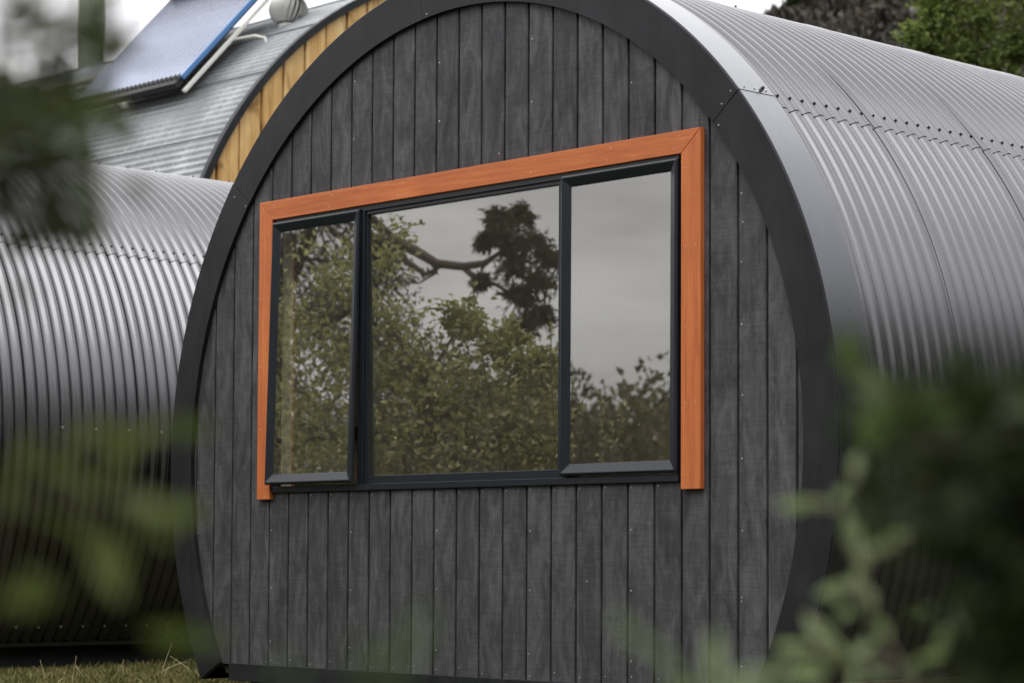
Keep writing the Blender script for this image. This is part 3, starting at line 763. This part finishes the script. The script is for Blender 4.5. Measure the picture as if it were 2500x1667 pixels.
# --- trees and shrubs that stand in front of the cabins, left of the camera's view: seen mirrored in the window
def mclump(dx, dy, virt, r): return tuple(mirror(dx * K, dy * K, virt)) + (r,)
cl = [mclump(900, 930, 17.2, .75), mclump(1010, 850, 17.4, .55), mclump(1100, 900, 17.2, .6), mclump(1200, 960, 17.0, .42), mclump(960, 1060, 17, .7), mclump(1110, 1070, 17, .7), mclump(1240, 1050, 17., .34),
      mclump(1060, 735, 17.4, .2), mclump(1225, 840, 17.2, .26), mclump(860, 760, 17.6, .55), mclump(760, 900, 17.6, .8), mclump(640, 800, 17.8, .8), mclump(700, 640, 18, .7), mclump(860, 1180, 17, .8), mclump(1180, 1180, 17, .5),
      mclump(1010, 1300, 17.1, .6), mclump(1230, 1290, 17, .4), mclump(650, 1000, 17.6, .8), mclump(1150, 790, 17.4, .22), mclump(820, 560, 18., .5)]
b0 = mirror(980 * K, 1100 * K, 17.3); b0[2] = -.02
tree('orchard_tree', 'leafy fruit tree with pale speckled leaves reflected across the middle pane', 'tree', b0, cl, M['leaf_apple'], M['bark'], .09, .062, .038, 620, group=None, tone_bias=.02)
# upright shoots
sh = []
for (dx, dy, h) in ((1385, 930, .5), (1438, 950, .45), (1322, 900, .45), (1080, 690, .5), (1180, 770, .4), (1260, 770, .35), (1410, 990, .3)):
    sh.append((mirror(dx * K, dy * K, 17.), h))
root = empty('young_shrub', (sh[0][0][0], sh[0][0][1], 0), 'low shrub with thin upright shoots reflected in the right hand pane', 'shrub')
mb = MB(); C, D, T = [], [], []
bo = np.array([sh[0][0][0], sh[0][0][1], 0.])
for p, h in sh:
    p = p - bo; pts = limb_path((p[0] * .5, p[1] * .5, 0), p + np.array([0, 0, h * .3]), 0, .03, 6); mb.tube(pts, [.012, .01, .009, .008, .006, .005, .003], 5)
    for q in range(60):
        t_ = rng.uniform(.45, 1); i = min(5, int(t_ * 6)); f = t_ * 6 - i; pt = np.array(pts[i]) * (1 - f) + np.array(pts[i + 1]) * f
        C.append(pt + rng.normal(size=3) * .02 * (1.3 - t_)); D.append(rng.normal(size=3) + np.array([0, 0, .5])); T.append(rng.uniform(.2, .9))
mb.build('stem', M['bark'], root, smooth=True); leaves(np.array(C), np.array(D), .045, .028, np.array(T), 'foliage', M['leaf_apple'], root)

# big eucalypt with its crooked bough
def mp_(dx, dy, virt): return tuple(mirror(dx * K, dy * K, virt))
V2 = 31.
cl = [mclump(1160, 530, V2, .30), mclump(1215, 545, V2, .30), mclump(1255, 580, V2 + .4, .26), mclump(1180, 600, V2, .26), mclump(1235, 640, V2, .26), mclump(1190, 670, V2, .24), mclump(1235, 710, V2 + .3, .26), mclump(1140, 490, V2, .22), mclump(1190, 740, V2, .22), mclump(1115, 545, V2, .16), mclump(1195, 485, V2 + .5, .22), mclump(1160, 770, V2, .16), mclump(1100, 640, V2, .12),
      mclump(690, 600, V2, 1.1), mclump(760, 560, V2 + 1, .8), mclump(640, 470, V2, 1.1), mclump(720, 400, V2, 1.), mclump(790, 690, V2, .8), mclump(640, 330, V2, 1.2), mclump(760, 300, V2 + 1, .9), mclump(560, 500, V2, 1.3), mclump(540, 700, V2, 1.2),
      mclump(700, 780, V2, 1.1), mclump(880, 640, V2 + .5, .7), mclump(900, 760, V2 + .5, .8), mclump(940, 850, V2, .6), mclump(800, 880, V2, .9), mclump(870, 570, V2 + .6, .3), mclump(700, 200, V2, .9)]
b0 = mirror(640 * K, 1000 * K, V2 + .5); b0[2] = -.02
tt0 = np.array(mp_(650, 420, V2))
xl = [([mp_(700, 640, V2), mp_(850, 548, V2), mp_(905, 552, V2), mp_(950, 575, V2), mp_(1000, 605, V2), mp_(1060, 612, V2), mp_(1110, 605, V2), mp_(1160, 570, V2)], [.13, .09, .075, .07, .06, .055, .045, .02]),
      ([mp_(905, 552, V2), mp_(930, 600, V2), mp_(975, 630, V2), mp_(1010, 612, V2)], [.05, .045, .035, .02]),
      ([mp_(1060, 612, V2), mp_(1090, 640, V2), mp_(1140, 655, V2), mp_(1190, 690, V2)], [.045, .035, .025, .015]),
      ([mp_(985, 598, V2), mp_(1000, 625, V2), mp_(960, 650, V2)], [.03, .025, .01]),
      ([mp_(560, 1000, V2), mp_(600, 900, V2), mp_(680, 880, V2), mp_(750, 895, V2), mp_(820, 870, V2), mp_(860, 820, V2)], [.12, .10, .09, .08, .06, .03])]
tree('eucalypt', 'tall dark gum tree with a long crooked bough reflected behind the fruit tree', 'tree', b0, cl, M['leaf_euc'], M['bark'], .28, .12, .034, 560, trunk_top=tt0, droop=.35, extra_limbs=xl, twig=True, shell=.2)

# far wood beyond, mirrored low in the right pane, plus unseen nearer trees added for dark reflections
C, D, T = [], [], []
for i in range(430):
    a = rng.uniform(math.radians(196), math.radians(250)); d = rng.uniform(62, 80) if i < 240 else rng.uniform(17, 24); a = a if i < 240 else rng.uniform(math.radians(246), math.radians(372)); c = np.array([d * math.cos(a), d * math.sin(a), 0])
    if i >= 330: a = rng.uniform(math.radians(12), math.radians(98)); d = rng.uniform(26, 40); c = np.array([d * math.cos(a), d * math.sin(a), 0])
    h = rng.uniform(4.6, 7.4) if i < 240 else rng.uniform(6.5, 10) if i < 330 else rng.uniform(13, 17); r = rng.uniform(1.6, 2.8)
    k = 420; v = rng.normal(size=(k, 3)); v /= np.linalg.norm(v, axis=1, keepdims=True); v *= (rng.uniform(.4, 1, k) ** .5)[:, None]
    C.append(c + np.array([0, 0, h * .55]) + v * np.array([r, r, h * .5])); D.append(v + rng.normal(size=(k, 3)) * .5); T.append(np.clip(rng.normal(.45, .22) + rng.normal(0, .18, k), 0, 1))
tag(leaves(np.concatenate(C), np.concatenate(D), .34, .24, np.concatenate(T), 'distant_and_added_wood', M['far']), kind='stuff')

# unseen hedges added at right and front left so the curved metal reflects darkness
def hedge(name, x0, x1, y0, y1, h, n, keep=lambda c: c[:, 0] == c[:, 0]):
    c = np.stack([rng.uniform(x0, x1, n), rng.uniform(y0, y1, n), h * rng.uniform(0, 1, n) ** .8], 1); c = c[keep(c)]; n = len(c)
    tag(leaves(c, rng.normal(size=(n, 3)), .11, .06, np.clip(rng.normal(.35, .25, n), 0, 1), name, M['leaf_dark']), kind='stuff')
hedge('added_side_hedge', 4.6, 6.2, -1.0, 12., 3.3, 26000)
hedge('added_low_hedge', -10., -2.5, -7.2, -5.6, 1.15, 12000)
# --- hill behind on the right, its scrub and the trees on its skyline
azf = math.atan2(fw[1], fw[0])
_pa = np.array([-3000, 0, 1000, 1650, 1800, 1925, 1990, 2060, 2200, 2400, 2800, 3600, 5200]); _pe = np.array([1., 3., 5., 9.8, 11.6, 12.75, 12.95, 13.3, 14.3, 15.6, 17., 14., 4.])
def hillz(x, y):
    dx, dy = x - CAM[0], y - CAM[1]; d = np.hypot(dx, dy); th = azf - np.arctan2(dy, dx); th = (th + np.pi) % (2 * np.pi) - np.pi
    px = 1304 + F_PX * np.tan(np.clip(th, -1.3, 1.3)); H = 100 * np.tan(np.radians(np.interp(px, _pa, _pe)))
    t_ = np.clip((d - 45) / 55, 0, 1); up_ = t_ * t_ * (3 - 2 * t_); dn = np.clip(1 - (d - 112) / 60, 0, 1)
    z = H * up_ * (dn * dn * (3 - 2 * dn)) * (np.cos(th) > .2)
    return z - 1.2 + np.clip(z / 8, 0, 1) * (1.0 * np.sin(x * .21) * np.cos(y * .17) + .6 * np.sin(x * .53 + 1) * np.sin(y * .47))
HB = CAM[:2] + 100 * np.array([math.cos(azf - .12), math.sin(azf - .12)])
hx = np.linspace(HB[0] - 110, HB[0] + 110, 200); hy = np.linspace(HB[1] - 110, HB[1] + 110, 200)
X, Y = np.meshgrid(hx, hy, indexing='ij'); V = np.stack([X, Y, hillz(X, Y)], -1).reshape(-1, 3); I = np.arange(200 * 200).reshape(200, 200)
tag(np_mesh('hill', V, np.stack([I[:-1, :-1], I[1:, :-1], I[1:, 1:], I[:-1, 1:]], -1).reshape(-1, 4), M['hill']), kind='structure')
C, D, T = [], [], []
for i in range(2600):
    q = at(rng.uniform(1500, 2900), 0, rng.uniform(62, 112)); c = q[:2]; z = float(hillz(c[0], c[1]))
    if z < 4: continue
    r = rng.uniform(.5, 1.5); k = 46; v = rng.normal(size=(k, 3)); v /= np.linalg.norm(v, axis=1, keepdims=True); v[:, 2] = np.abs(v[:, 2]) * 1.1
    C.append(np.array([c[0], c[1], z - .1]) + v * r * rng.uniform(.5, 1, k)[:, None]); D.append(v + rng.normal(size=(k, 3)) * .6); T.append(np.clip(rng.choice([.12, .3, .55, .85], p=[.35, .35, .2, .1]) + rng.normal(0, .1, k), 0, 1))
tag(leaves(np.concatenate(C), np.concatenate(D), .5, .34, np.concatenate(T), 'hillside_scrub', M['scrub']), kind='stuff')
def ridge_pt(px):
    """highest ground along the line of sight column of that pixel"""
    best = None
    for d in np.arange(60, 130, 1.):
        p = at(px, 0, d); z = hillz(p[0], p[1]); el = (z - CAM[2]) / np.linalg.norm(p[:2] - CAM[:2])
        if best is None or el > best[0]: best = (el, p[0], p[1], z)
    return best
for px, h, lab in ((1930, 2.6, 'small round tree at the left end of the hill skyline'), (1962, 3.2, 'thin tree second from the left on the hill skyline'), (2045, 2.8, 'dark broad tree near the middle of the hill skyline'), (2095, 3.4, 'tall thin tree rising highest on the hill skyline'), (2000, 2.4, 'low grey tree between taller ones on the hill skyline')):
    el, x, y, z = ridge_pt(px)
    cl = [(x + rng.normal() * .4, y + rng.normal() * .4, z + h * f, h * g) for f, g in ((.55, .26), (.75, .24), (.92, .18), (.45, .22))]
    tree('hill_tree', lab, 'tree', (x, y, z - .3), cl, M['leaf_dark'], M['bark'], .1, .3, .2, 160, group='trees on the hill skyline', twig=False, shell=.1)

# --- bright green tree behind the main cabin on the right
TD = 34.
def tcl(px, py, r, dd=0): return tuple(at(px, py, TD + dd)) + (r,)
cl = [tcl(2300, 20, .55), tcl(2380, 60, .62), tcl(2260, 100, .40), tcl(2330, 140, .45), tcl(2400, 170, .34), tcl(2290, 180, .34), tcl(2250, 165, .22), tcl(2350, -80, .8), tcl(2460, -50, .8), tcl(2480, 120, .34),
      tcl(2470, 200, .36, .5), tcl(2540, 60, .7), tcl(2560, 200, .6), tcl(2420, 235, .28), tcl(2520, 250, .4), tcl(2280, -60, .5), tcl(2400, -180, .8), tcl(2500, -160, .8), tcl(2620, 120, .9), tcl(2600, -40, .8)]
b0 = at(2440, 400, TD); b0[2] = -.02
tree('leafy_tree', 'bright green bushy tree at the right edge behind the cabin roof', 'tree', b0, cl, M['leaf_right'], M['palebark'], .16, .11, .07, 720, tone_bias=.08, shell=.3)

#
# --- shrubs close to the camera, thrown out of focus
def sprig(mb, C, D, T, base, tip, n, ll, sway=.05, tone=(.2, .8), spread=.02, t0=.15, r=.0035, tdir=.9):
    base, tip = np.array(base, float), np.array(tip, float); pts = limb_path(base, tip, .04, sway, 8); mb.tube(pts, [r * (1 - .75 * i / 8) for i in range(9)], 5)
    ax = (tip - base) / np.linalg.norm(tip - base)
    for i in range(n):
        t_ = rng.uniform(t0, 1.); j = min(7, int(t_ * 8)); f = t_ * 8 - j; p = np.array(pts[j]) * (1 - f) + np.array(pts[j + 1]) * f
        C.append(p + rng.normal(size=3) * spread * .3); D.append(rng.normal(size=3) + ax * tdir); T.append(rng.uniform(*tone))
def plant(name, label, cat, base, sprigs, leafmat, ll, lw, stemmat, **kw):
    base = np.array(base, float); root = empty(name, tuple(base), label, cat); mb = MB(); C, D, T = [], [], []
    for tip, n in sprigs:
        tip = np.array(tip) - base
        st = np.array([tip[0] * .25 + rng.normal() * .03, tip[1] * .25 + rng.normal() * .03, 0.])
        sprig(mb, C, D, T, st, tip, n, ll, **kw)
    mb.build('stem', stemmat, root, smooth=True)
    leaves(np.array(C), np.array(D), ll, lw, np.array(T), 'foliage', leafmat, root)
    return root
def fg(dx, dy, s): return at(dx * K, dy * K, s * .74)


def spray(mb, C, D, T, org, line, n, tone=(.1, .9), r=.003, t0=.0, spread=.012, tdir=.8):
    """a stem through the given places (relative to the plant) with leaves set along it"""
    P = np.array([np.array(p, float) - org for p in line]); m = len(P)
    dense = []
    for i in range(m - 1):
        for k in range(5): dense.append(P[i] + (P[i + 1] - P[i]) * k / 5)
    dense.append(P[-1]); dense = np.array(dense); q = len(dense)
    mb.tube([tuple(p) for p in dense], [r * (1 - .7 * i / q) for i in range(q)], 5)
    for i in range(n):
        t_ = t0 + (1 - t0) * (i + rng.uniform(0, 1)) / n; j = min(q - 2, int(t_ * (q - 1))); ax = dense[j + 1] - dense[j]; ax /= np.linalg.norm(ax) + 1e-9
        C.append(dense[j] + ax * rng.uniform(0, .01) + rng.normal(size=3) * spread * .4); D.append(rng.normal(size=3) + ax * tdir); T.append(rng.uniform(*tone))
def spray_plant(name, label, cat, base, sprays, leafmat, ll, lw, stemmat, r=.003, trunk=None, **kw):
    base = np.array(base, float); root = empty(name, tuple(base), label, cat); mb = MB(); C, D, T = [], [], []
    if trunk: mb.tube([tuple(np.array(p) - base) for p in trunk], [r * 3 - i * r * .4 for i in range(len(trunk))], 7)
    for line, n in sprays: spray(mb, C, D, T, base, line, n, r=r, **kw)
    mb.build('stem', stemmat, root, smooth=True); leaves(np.array(C), np.array(D), ll, lw, np.array(T), 'foliage', leafmat, root); return root
def P_(dx, dy, s): return at(dx * K, dy * K, s)
def ground_under(dx, dy, s):
    p = P_(dx, dy, s); p[2] = -.02; return p

# right: dark shrub whose branches reach in from beyond the right edge
sp = []
tk = [ground_under(2620, 1500, 1.3), P_(2640, 1450, 1.3), P_(2660, 1150, 1.3), P_(2640, 900, 1.3)]
for i in range(120):
    y0 = rng.uniform(880, 1560); x1 = rng.uniform(2000, 2420); y1 = y0 + rng.uniform(-60, 170); s0 = rng.uniform(1.12, 1.5)
    lim = 985 + max(0, 2330 - x1) * .12
    if y1 < lim: y1 = lim + rng.uniform(0, 60)
    if y1 > 1150 and x1 < 2130: continue
    if y1 > 1230 and x1 < 2300 and rng.random() < .85: continue
    sp.append(([P_(2650, y0 + 60, 1.3), P_((2650 + x1) / 2, (y0 + y1) / 2 - 30, (1.3 + s0) / 2), P_(x1, y1, s0)], 34))
spray_plant('dark_shrub', 'dense dark green shrub out of focus reaching in from the right edge', 'shrub', tk[0], sp, M['leaf_dark'], .034, .016, M['bark'], r=.002, trunk=tk, t0=.12, tone=(-.3, 1.3), spread=.03)

def big_leaves(name, label, cat, base, stems, items, leafmat, stemmat, r, wid=.40, tone=(.2, .9)):
    """a plant of few large leaves: items are (x, y, length, angle) as seen, with a distance"""
    base = np.array(base, float); root = empty(name, tuple(base), label, cat); mb = MB(); V, T = [], []
    for line in stems:
        pts = [tuple(np.array(p) - base) for p in line]; mb.tube(pts, [r * (1 - .6 * i / len(pts)) for i in range(len(pts))], 6)
    for it in items:
        x, y, ln, ang, s_ = it[:5]; tn = it[5] if len(it) > 5 else rng.uniform(*tone)
        c = P_(x, y, s_) - base; Lm = ln * K * s_ / F_PX; a = math.radians(ang)
        d = math.cos(a) * rr + math.sin(a) * uu + fw * rng.uniform(-.45, .45); d /= np.linalg.norm(d)
        nr = -fw + rng.normal(size=3) * .35; sd_ = np.cross(d, nr); sd_ /= np.linalg.norm(sd_); nr = np.cross(sd_, d); wd = Lm * wid
        prof = [(-.5, .02), (-.32, .55), (-.08, 1.), (.18, .85), (.38, .42), (.5, .02)]
        for u_, w_ in prof:
            p = c + d * Lm * u_ - nr * Lm * .25 * u_ * u_
            V += [p + sd_ * wd * .5 * w_ + nr * wd * .14 * w_, p, p - sd_ * wd * .5 * w_ + nr * wd * .14 * w_]; T += [tn] * 3
    mb.build('stem', stemmat, root, smooth=True)
    V = np.array(V); n = len(items); F_ = []
    for i in range(n):
        o = i * 18
        for k in range(5):
            q = o + 3 * k; F_ += [(q, q + 1, q + 4, q + 3), (q + 1, q + 2, q + 5, q + 4)]
    np_mesh('foliage', V, np.array(F_), leafmat, root, attr=np.array(T)); return root

g0 = ground_under(2600, 1300, 1.3)
big_leaves('green_shrub', 'bright green shoots at the upper left of the dark right hand shrub', 'shrub', g0,
    [[g0, P_(2620, 1200, 1.3), P_(2400, 1040, 1.3), P_(2200, 960, 1.28), P_(2080, 930, 1.25), P_(1990, 880, 1.25), P_(1950, 800, 1.25)], [P_(2400, 1040, 1.3), P_(2250, 930, 1.3), P_(2120, 880, 1.3)]],
    [(1955, 790, 90, 110, 1.25), (1960, 840, 130, -50, 1.25), (1995, 880, 150, -48, 1.25), (2030, 930, 110, -55, 1.25), (2065, 900, 100, -70, 1.25), (2085, 945, 140, -45, 1.26), (2130, 925, 110, -30, 1.28, .5), (2140, 970, 120, -40, 1.28, .4), (2180, 930, 110, -20, 1.28, .4), (2210, 985, 130, -35, 1.3, .4),
     (2250, 940, 110, 10, 1.3, .3), (2280, 1000, 130, -30, 1.3, .3), (2320, 955, 130, 20, 1.3, .3), (2360, 1010, 130, -20, 1.3, .2), (2000, 1000, 80, -60, 1.25, .1), (2020, 980, 90, 10, 1.25, .1)], M['leaf_fg'], M['bark'], .0022)
def cr_(x, y): return (1663 + x * .5005, 784 + y * .5)
g0 = ground_under(2150, 1640, 1.55)
st_ = lambda *a: [P_(*cr_(x, y), 1.55) for x, y in a]
def li(x, y, ln, ang, tn=None, s_=1.55):
    X_, Y_ = cr_(x, y); return (X_, Y_, ln * .5, ang, s_) + ((tn,) if tn is not None else ())
big_leaves('sage_shrub', 'pale grey green leafy spray with a pale stem in front of the dark shrub', 'shrub', g0,
    [[g0] + st_((900, 1650), (760, 1400), (680, 1260), (630, 1060), (575, 900), (560, 800), (600, 640), (620, 520)), st_((680, 1260), (640, 1130), (500, 1130)), st_((800, 1480), (560, 1460), (430, 1310), (390, 1260)), st_((630, 1060), (740, 930), (850, 890)), st_((560, 800), (480, 740), (300, 750)), st_((560, 1460), (360, 1410), (250, 1420))],
    [li(340, 745, 200, 5, .5), li(450, 745, 130, -10, .4), li(610, 560, 150, 80, .8), li(540, 690, 120, 60, .9), (li(570, 850, 190, 100, 1.)), li(600, 900, 150, 75, .9), li(740, 920, 230, 18, .7), li(800, 890, 140, 10, .5), li(630, 1010, 170, 95, .8), li(500, 1140, 170, 20, .5), li(660, 1170, 150, 110, .8), li(600, 1100, 140, 70, .6),
     li(320, 1400, 190, -5, .6), li(430, 1320, 190, -50, .95), li(540, 1440, 220, -20, .7), li(500, 1380, 140, -60, .8), li(640, 1410, 150, 30, .5), li(720, 1320, 160, -55, .4), li(850, 1500, 150, 40, .6), li(1000, 1360, 150, 60, .3), li(1060, 860, 170, 95, .3), li(1210, 1140, 180, -30, .4), li(600, 1540, 130, 75, 1.), li(400, 1530, 180, 10, .4),
     li(560, 1240, 130, 30, .3), li(960, 1440, 140, 10, .3), li(1080, 1280, 140, -70, .15), li(900, 1250, 130, 30, .15), li(700, 1520, 150, -40, .5), li(640, 400, 170, 30, .05), li(700, 470, 170, -20, .05)], M['leaf_sage'], M['palebark'], .0018)
g0 = ground_under(1680, 1800, 1.1)
big_leaves('low_sage_plant', 'soft pale green shoots along the bottom edge right of the middle', 'plant', g0,
    [[g0, P_(1660, 1640, 1.1), P_(1560, 1540, 1.05), P_(1480, 1480, 1.0), P_(1425, 1425, 1.0)], [P_(1660, 1640, 1.1), P_(1650, 1560, 1.1), P_(1650, 1480, 1.1)], [P_(1670, 1680, 1.1), P_(1740, 1590, 1.1), P_(1820, 1540, 1.12)]],
    [(1425, 1425, 70, -50, 1.), (1455, 1460, 90, -40, 1.), (1510, 1490, 70, -30, 1.), (1540, 1530, 80, -60, 1.05), (1640, 1510, 130, 85, 1.1, 1.), (1650, 1580, 120, 70, 1.1, .9), (1580, 1580, 110, -10, 1.1), (1720, 1560, 120, 20, 1.1, .6), (1780, 1550, 110, 10, 1.1, .6), (1850, 1530, 110, -10, 1.12, .5), (1700, 1600, 120, 40, 1.1)], M['leaf_sage'], M['bark'], .0008, .34, (.2, .7))
g0 = ground_under(860, 1900, .82)
big_leaves('thin_weed', 'faint blurred olive shoots in front of the lower planks', 'plant', g0,
    [[g0, P_(900, 1640, .82), P_(940, 1500, .8), P_(960, 1400, .8)], [P_(890, 1660, .82), P_(820, 1560, .8), P_(800, 1500, .8)]],
    [(965, 1440, 120, 75, .72, .7), (925, 1500, 110, 60, .72, .6), (860, 1540, 130, 30, .72, .4), (820, 1480, 90, 80, .72, .2), (660, 1540, 110, 60, .7, .1)], M['leaf_fg'], M['bark'], .0004, .32)
g0 = ground_under(-60, 1700, 1.05)
big_leaves('olive_shrub', 'soft olive green leaf sprays out of focus at the lower left', 'shrub', g0,
    [[g0, P_(-80, 1500, 1.05), P_(20, 1180, 1.05), P_(160, 1030, 1.0), P_(320, 965, 1.0), P_(450, 985, 1.0)], [P_(20, 1180, 1.05), P_(160, 1110, 1.0), P_(300, 1150, 1.0), P_(430, 1190, 1.0)], [P_(160, 1110, 1.0), P_(220, 1230, 1.), P_(265, 1350, 1.0)], [P_(-80, 1500, 1.05), P_(20, 1380, 1.), P_(110, 1370, 1.)]],
    [(430, 985, 130, 0, 1., .3), (350, 985, 150, 15, 1., .9), (270, 1000, 160, -25, 1., .7), (270, 1060, 120, 60, 1., 1.), (180, 1010, 130, 30, 1., .5), (60, 1040, 120, 60, 1., .6), (130, 1080, 130, 10, 1., .5), (200, 1120, 120, -40, 1., .8), (20, 1130, 120, 80, 1., .3),
     (330, 1160, 170, -15, 1., .7), (390, 1180, 190, 10, 1., .6), (350, 1215, 130, -30, 1., .8), (110, 1180, 120, -20, 1., .3), (205, 1230, 140, -35, 1., .5), (245, 1310, 170, -60, 1., .8), (265, 1260, 130, -50, 1., .6), (60, 1370, 190, 10, 1., .4), (90, 1340, 130, -30, 1., .2), (400, 1460, 170, 0, 1., .1), (480, 1470, 120, 5, 1., .2)], M['leaf_olive'], M['bark'], .0008, .36)
# upper left: a young tree's branches hanging into the picture
g0 = ground_under(-700, 1400, 1.3); tk = [g0, P_(-700, 1200, 1.3), P_(-560, 500, 1.3), P_(-420, 0, 1.3), P_(-350, -500, 1.3)]
root = empty('young_tree', tuple(g0), 'dark young tree with out of focus leaves reaching in at the upper left', 'tree'); mb = MB(); C, D, T = [], [], []
mb.tube([tuple(p - g0) for p in tk], [.02, .018, .013, .009, .004], 8); mb.build('trunk', M['bark'], root, smooth=True); mb = MB()
for line, n in (([P_(-560, 500, 1.3), P_(-200, 400, 1.25), P_(0, 330, 1.2), P_(110, 260, 1.2), P_(180, 235, 1.2)], 40), ([P_(-560, 500, 1.3), P_(-200, 420, 1.2), P_(0, 400, 1.2), P_(90, 410, 1.2), P_(140, 440, 1.2)], 44), ([P_(-500, 300, 1.3), P_(-150, 280, 1.2), P_(40, 200, 1.2), P_(120, 150, 1.2), P_(190, 130, 1.2)], 24),
                ([P_(-450, 150, 1.3), P_(-150, 100, 1.2), P_(40, 90, 1.2), P_(150, 80, 1.2)], 20), ([P_(40, 200, 1.2), P_(150, 110, 1.2), P_(190, 60, 1.2), P_(250, 20, 1.2)], 8), ([P_(-420, 0, 1.3), P_(-100, -20, 1.2), P_(60, 10, 1.2), P_(130, 40, 1.2)], 14),
                ([P_(-560, 450, 1.3), P_(-200, 330, 1.15), P_(-20, 300, 1.15), P_(60, 320, 1.15), P_(120, 310, 1.15)], 44), ([P_(-560, 500, 1.3), P_(-200, 480, 1.2), P_(-40, 470, 1.2), P_(40, 480, 1.2)], 26), ([P_(60, 410, 1.2), P_(110, 480, 1.2), P_(145, 560, 1.2)], 4), ([P_(-300, 250, 1.2), P_(-60, 220, 1.2), P_(60, 250, 1.2)], 26)):
    spray(mb, C, D, T, g0, line, int(n * 1.35), r=.0026, t0=.3, tone=(.0, .8), spread=.03)
mb.build('limb', M['bark'], root, smooth=True); leaves(np.array(C), np.array(D), .030, .011, np.array(T), 'foliage', M['leaf_mid'], root)

# --- grass
def grass_patch(n, xr, yr, h, name):
    x = rng.uniform(*xr, n); y = rng.uniform(*yr, n); cl_ = np.sin(x * 5.3 + 1.7 * np.sin(y * 4.1)) * np.cos(y * 6.1 + x * 2.3)
    keep = ~((np.abs(x) < 1.9) & (y > 0)); x, y, cl_ = x[keep], y[keep], cl_[keep]; n = len(x)
    z = .02 * np.sin(x * 1.7 + .5) * np.cos(y * 1.3) - .02
    c = np.stack([x, y, z - .005], 1); d = rng.normal(size=(n, 3)) * .55; d[:, 2] = 1.
    hh = h * (.55 + .5 * (cl_ + 1) / 2)
    return leaves(c, d * hh[:, None] / hh[:, None], h, .007, np.clip(rng.beta(1.1, 1.5, n) + .12 * cl_, 0, 1), name, M['grass'], fold=.1, curl=.9)
tag(grass_patch(46000, (-6.6, -1.6), (-2.2, 4.5), .075, 'grass'), kind='stuff')
tag(grass_patch(26000, (-9, 9), (-7, 0), .07, 'lawn_grass'), kind='stuff')
mb = MB()
st0 = at(172, 1700, 10.9)
for i, (px, py, tx, ty, dpt) in enumerate(((178, 1690, 186, 1600, 11.1), (186, 1625, 205, 1655, 11.1), (395, 1650, 420, 1568, 11.2), (395, 1640, 455, 1615, 11.2), (470, 1640, 415, 1600, 11.3), (300, 1650, 302, 1608, 12), (400, 1650, 414, 1622, 11.4), (110, 1660, 98, 1610, 12))):
    mb.tube(limb_path(at(px, py, dpt), at(tx, ty, dpt), .04, .05, 5), [.0022, .002, .0018, .0015, .0012, .0008], 5)
tag(mb.build('dry_stalks', M['stalk'], smooth=True), kind='stuff')
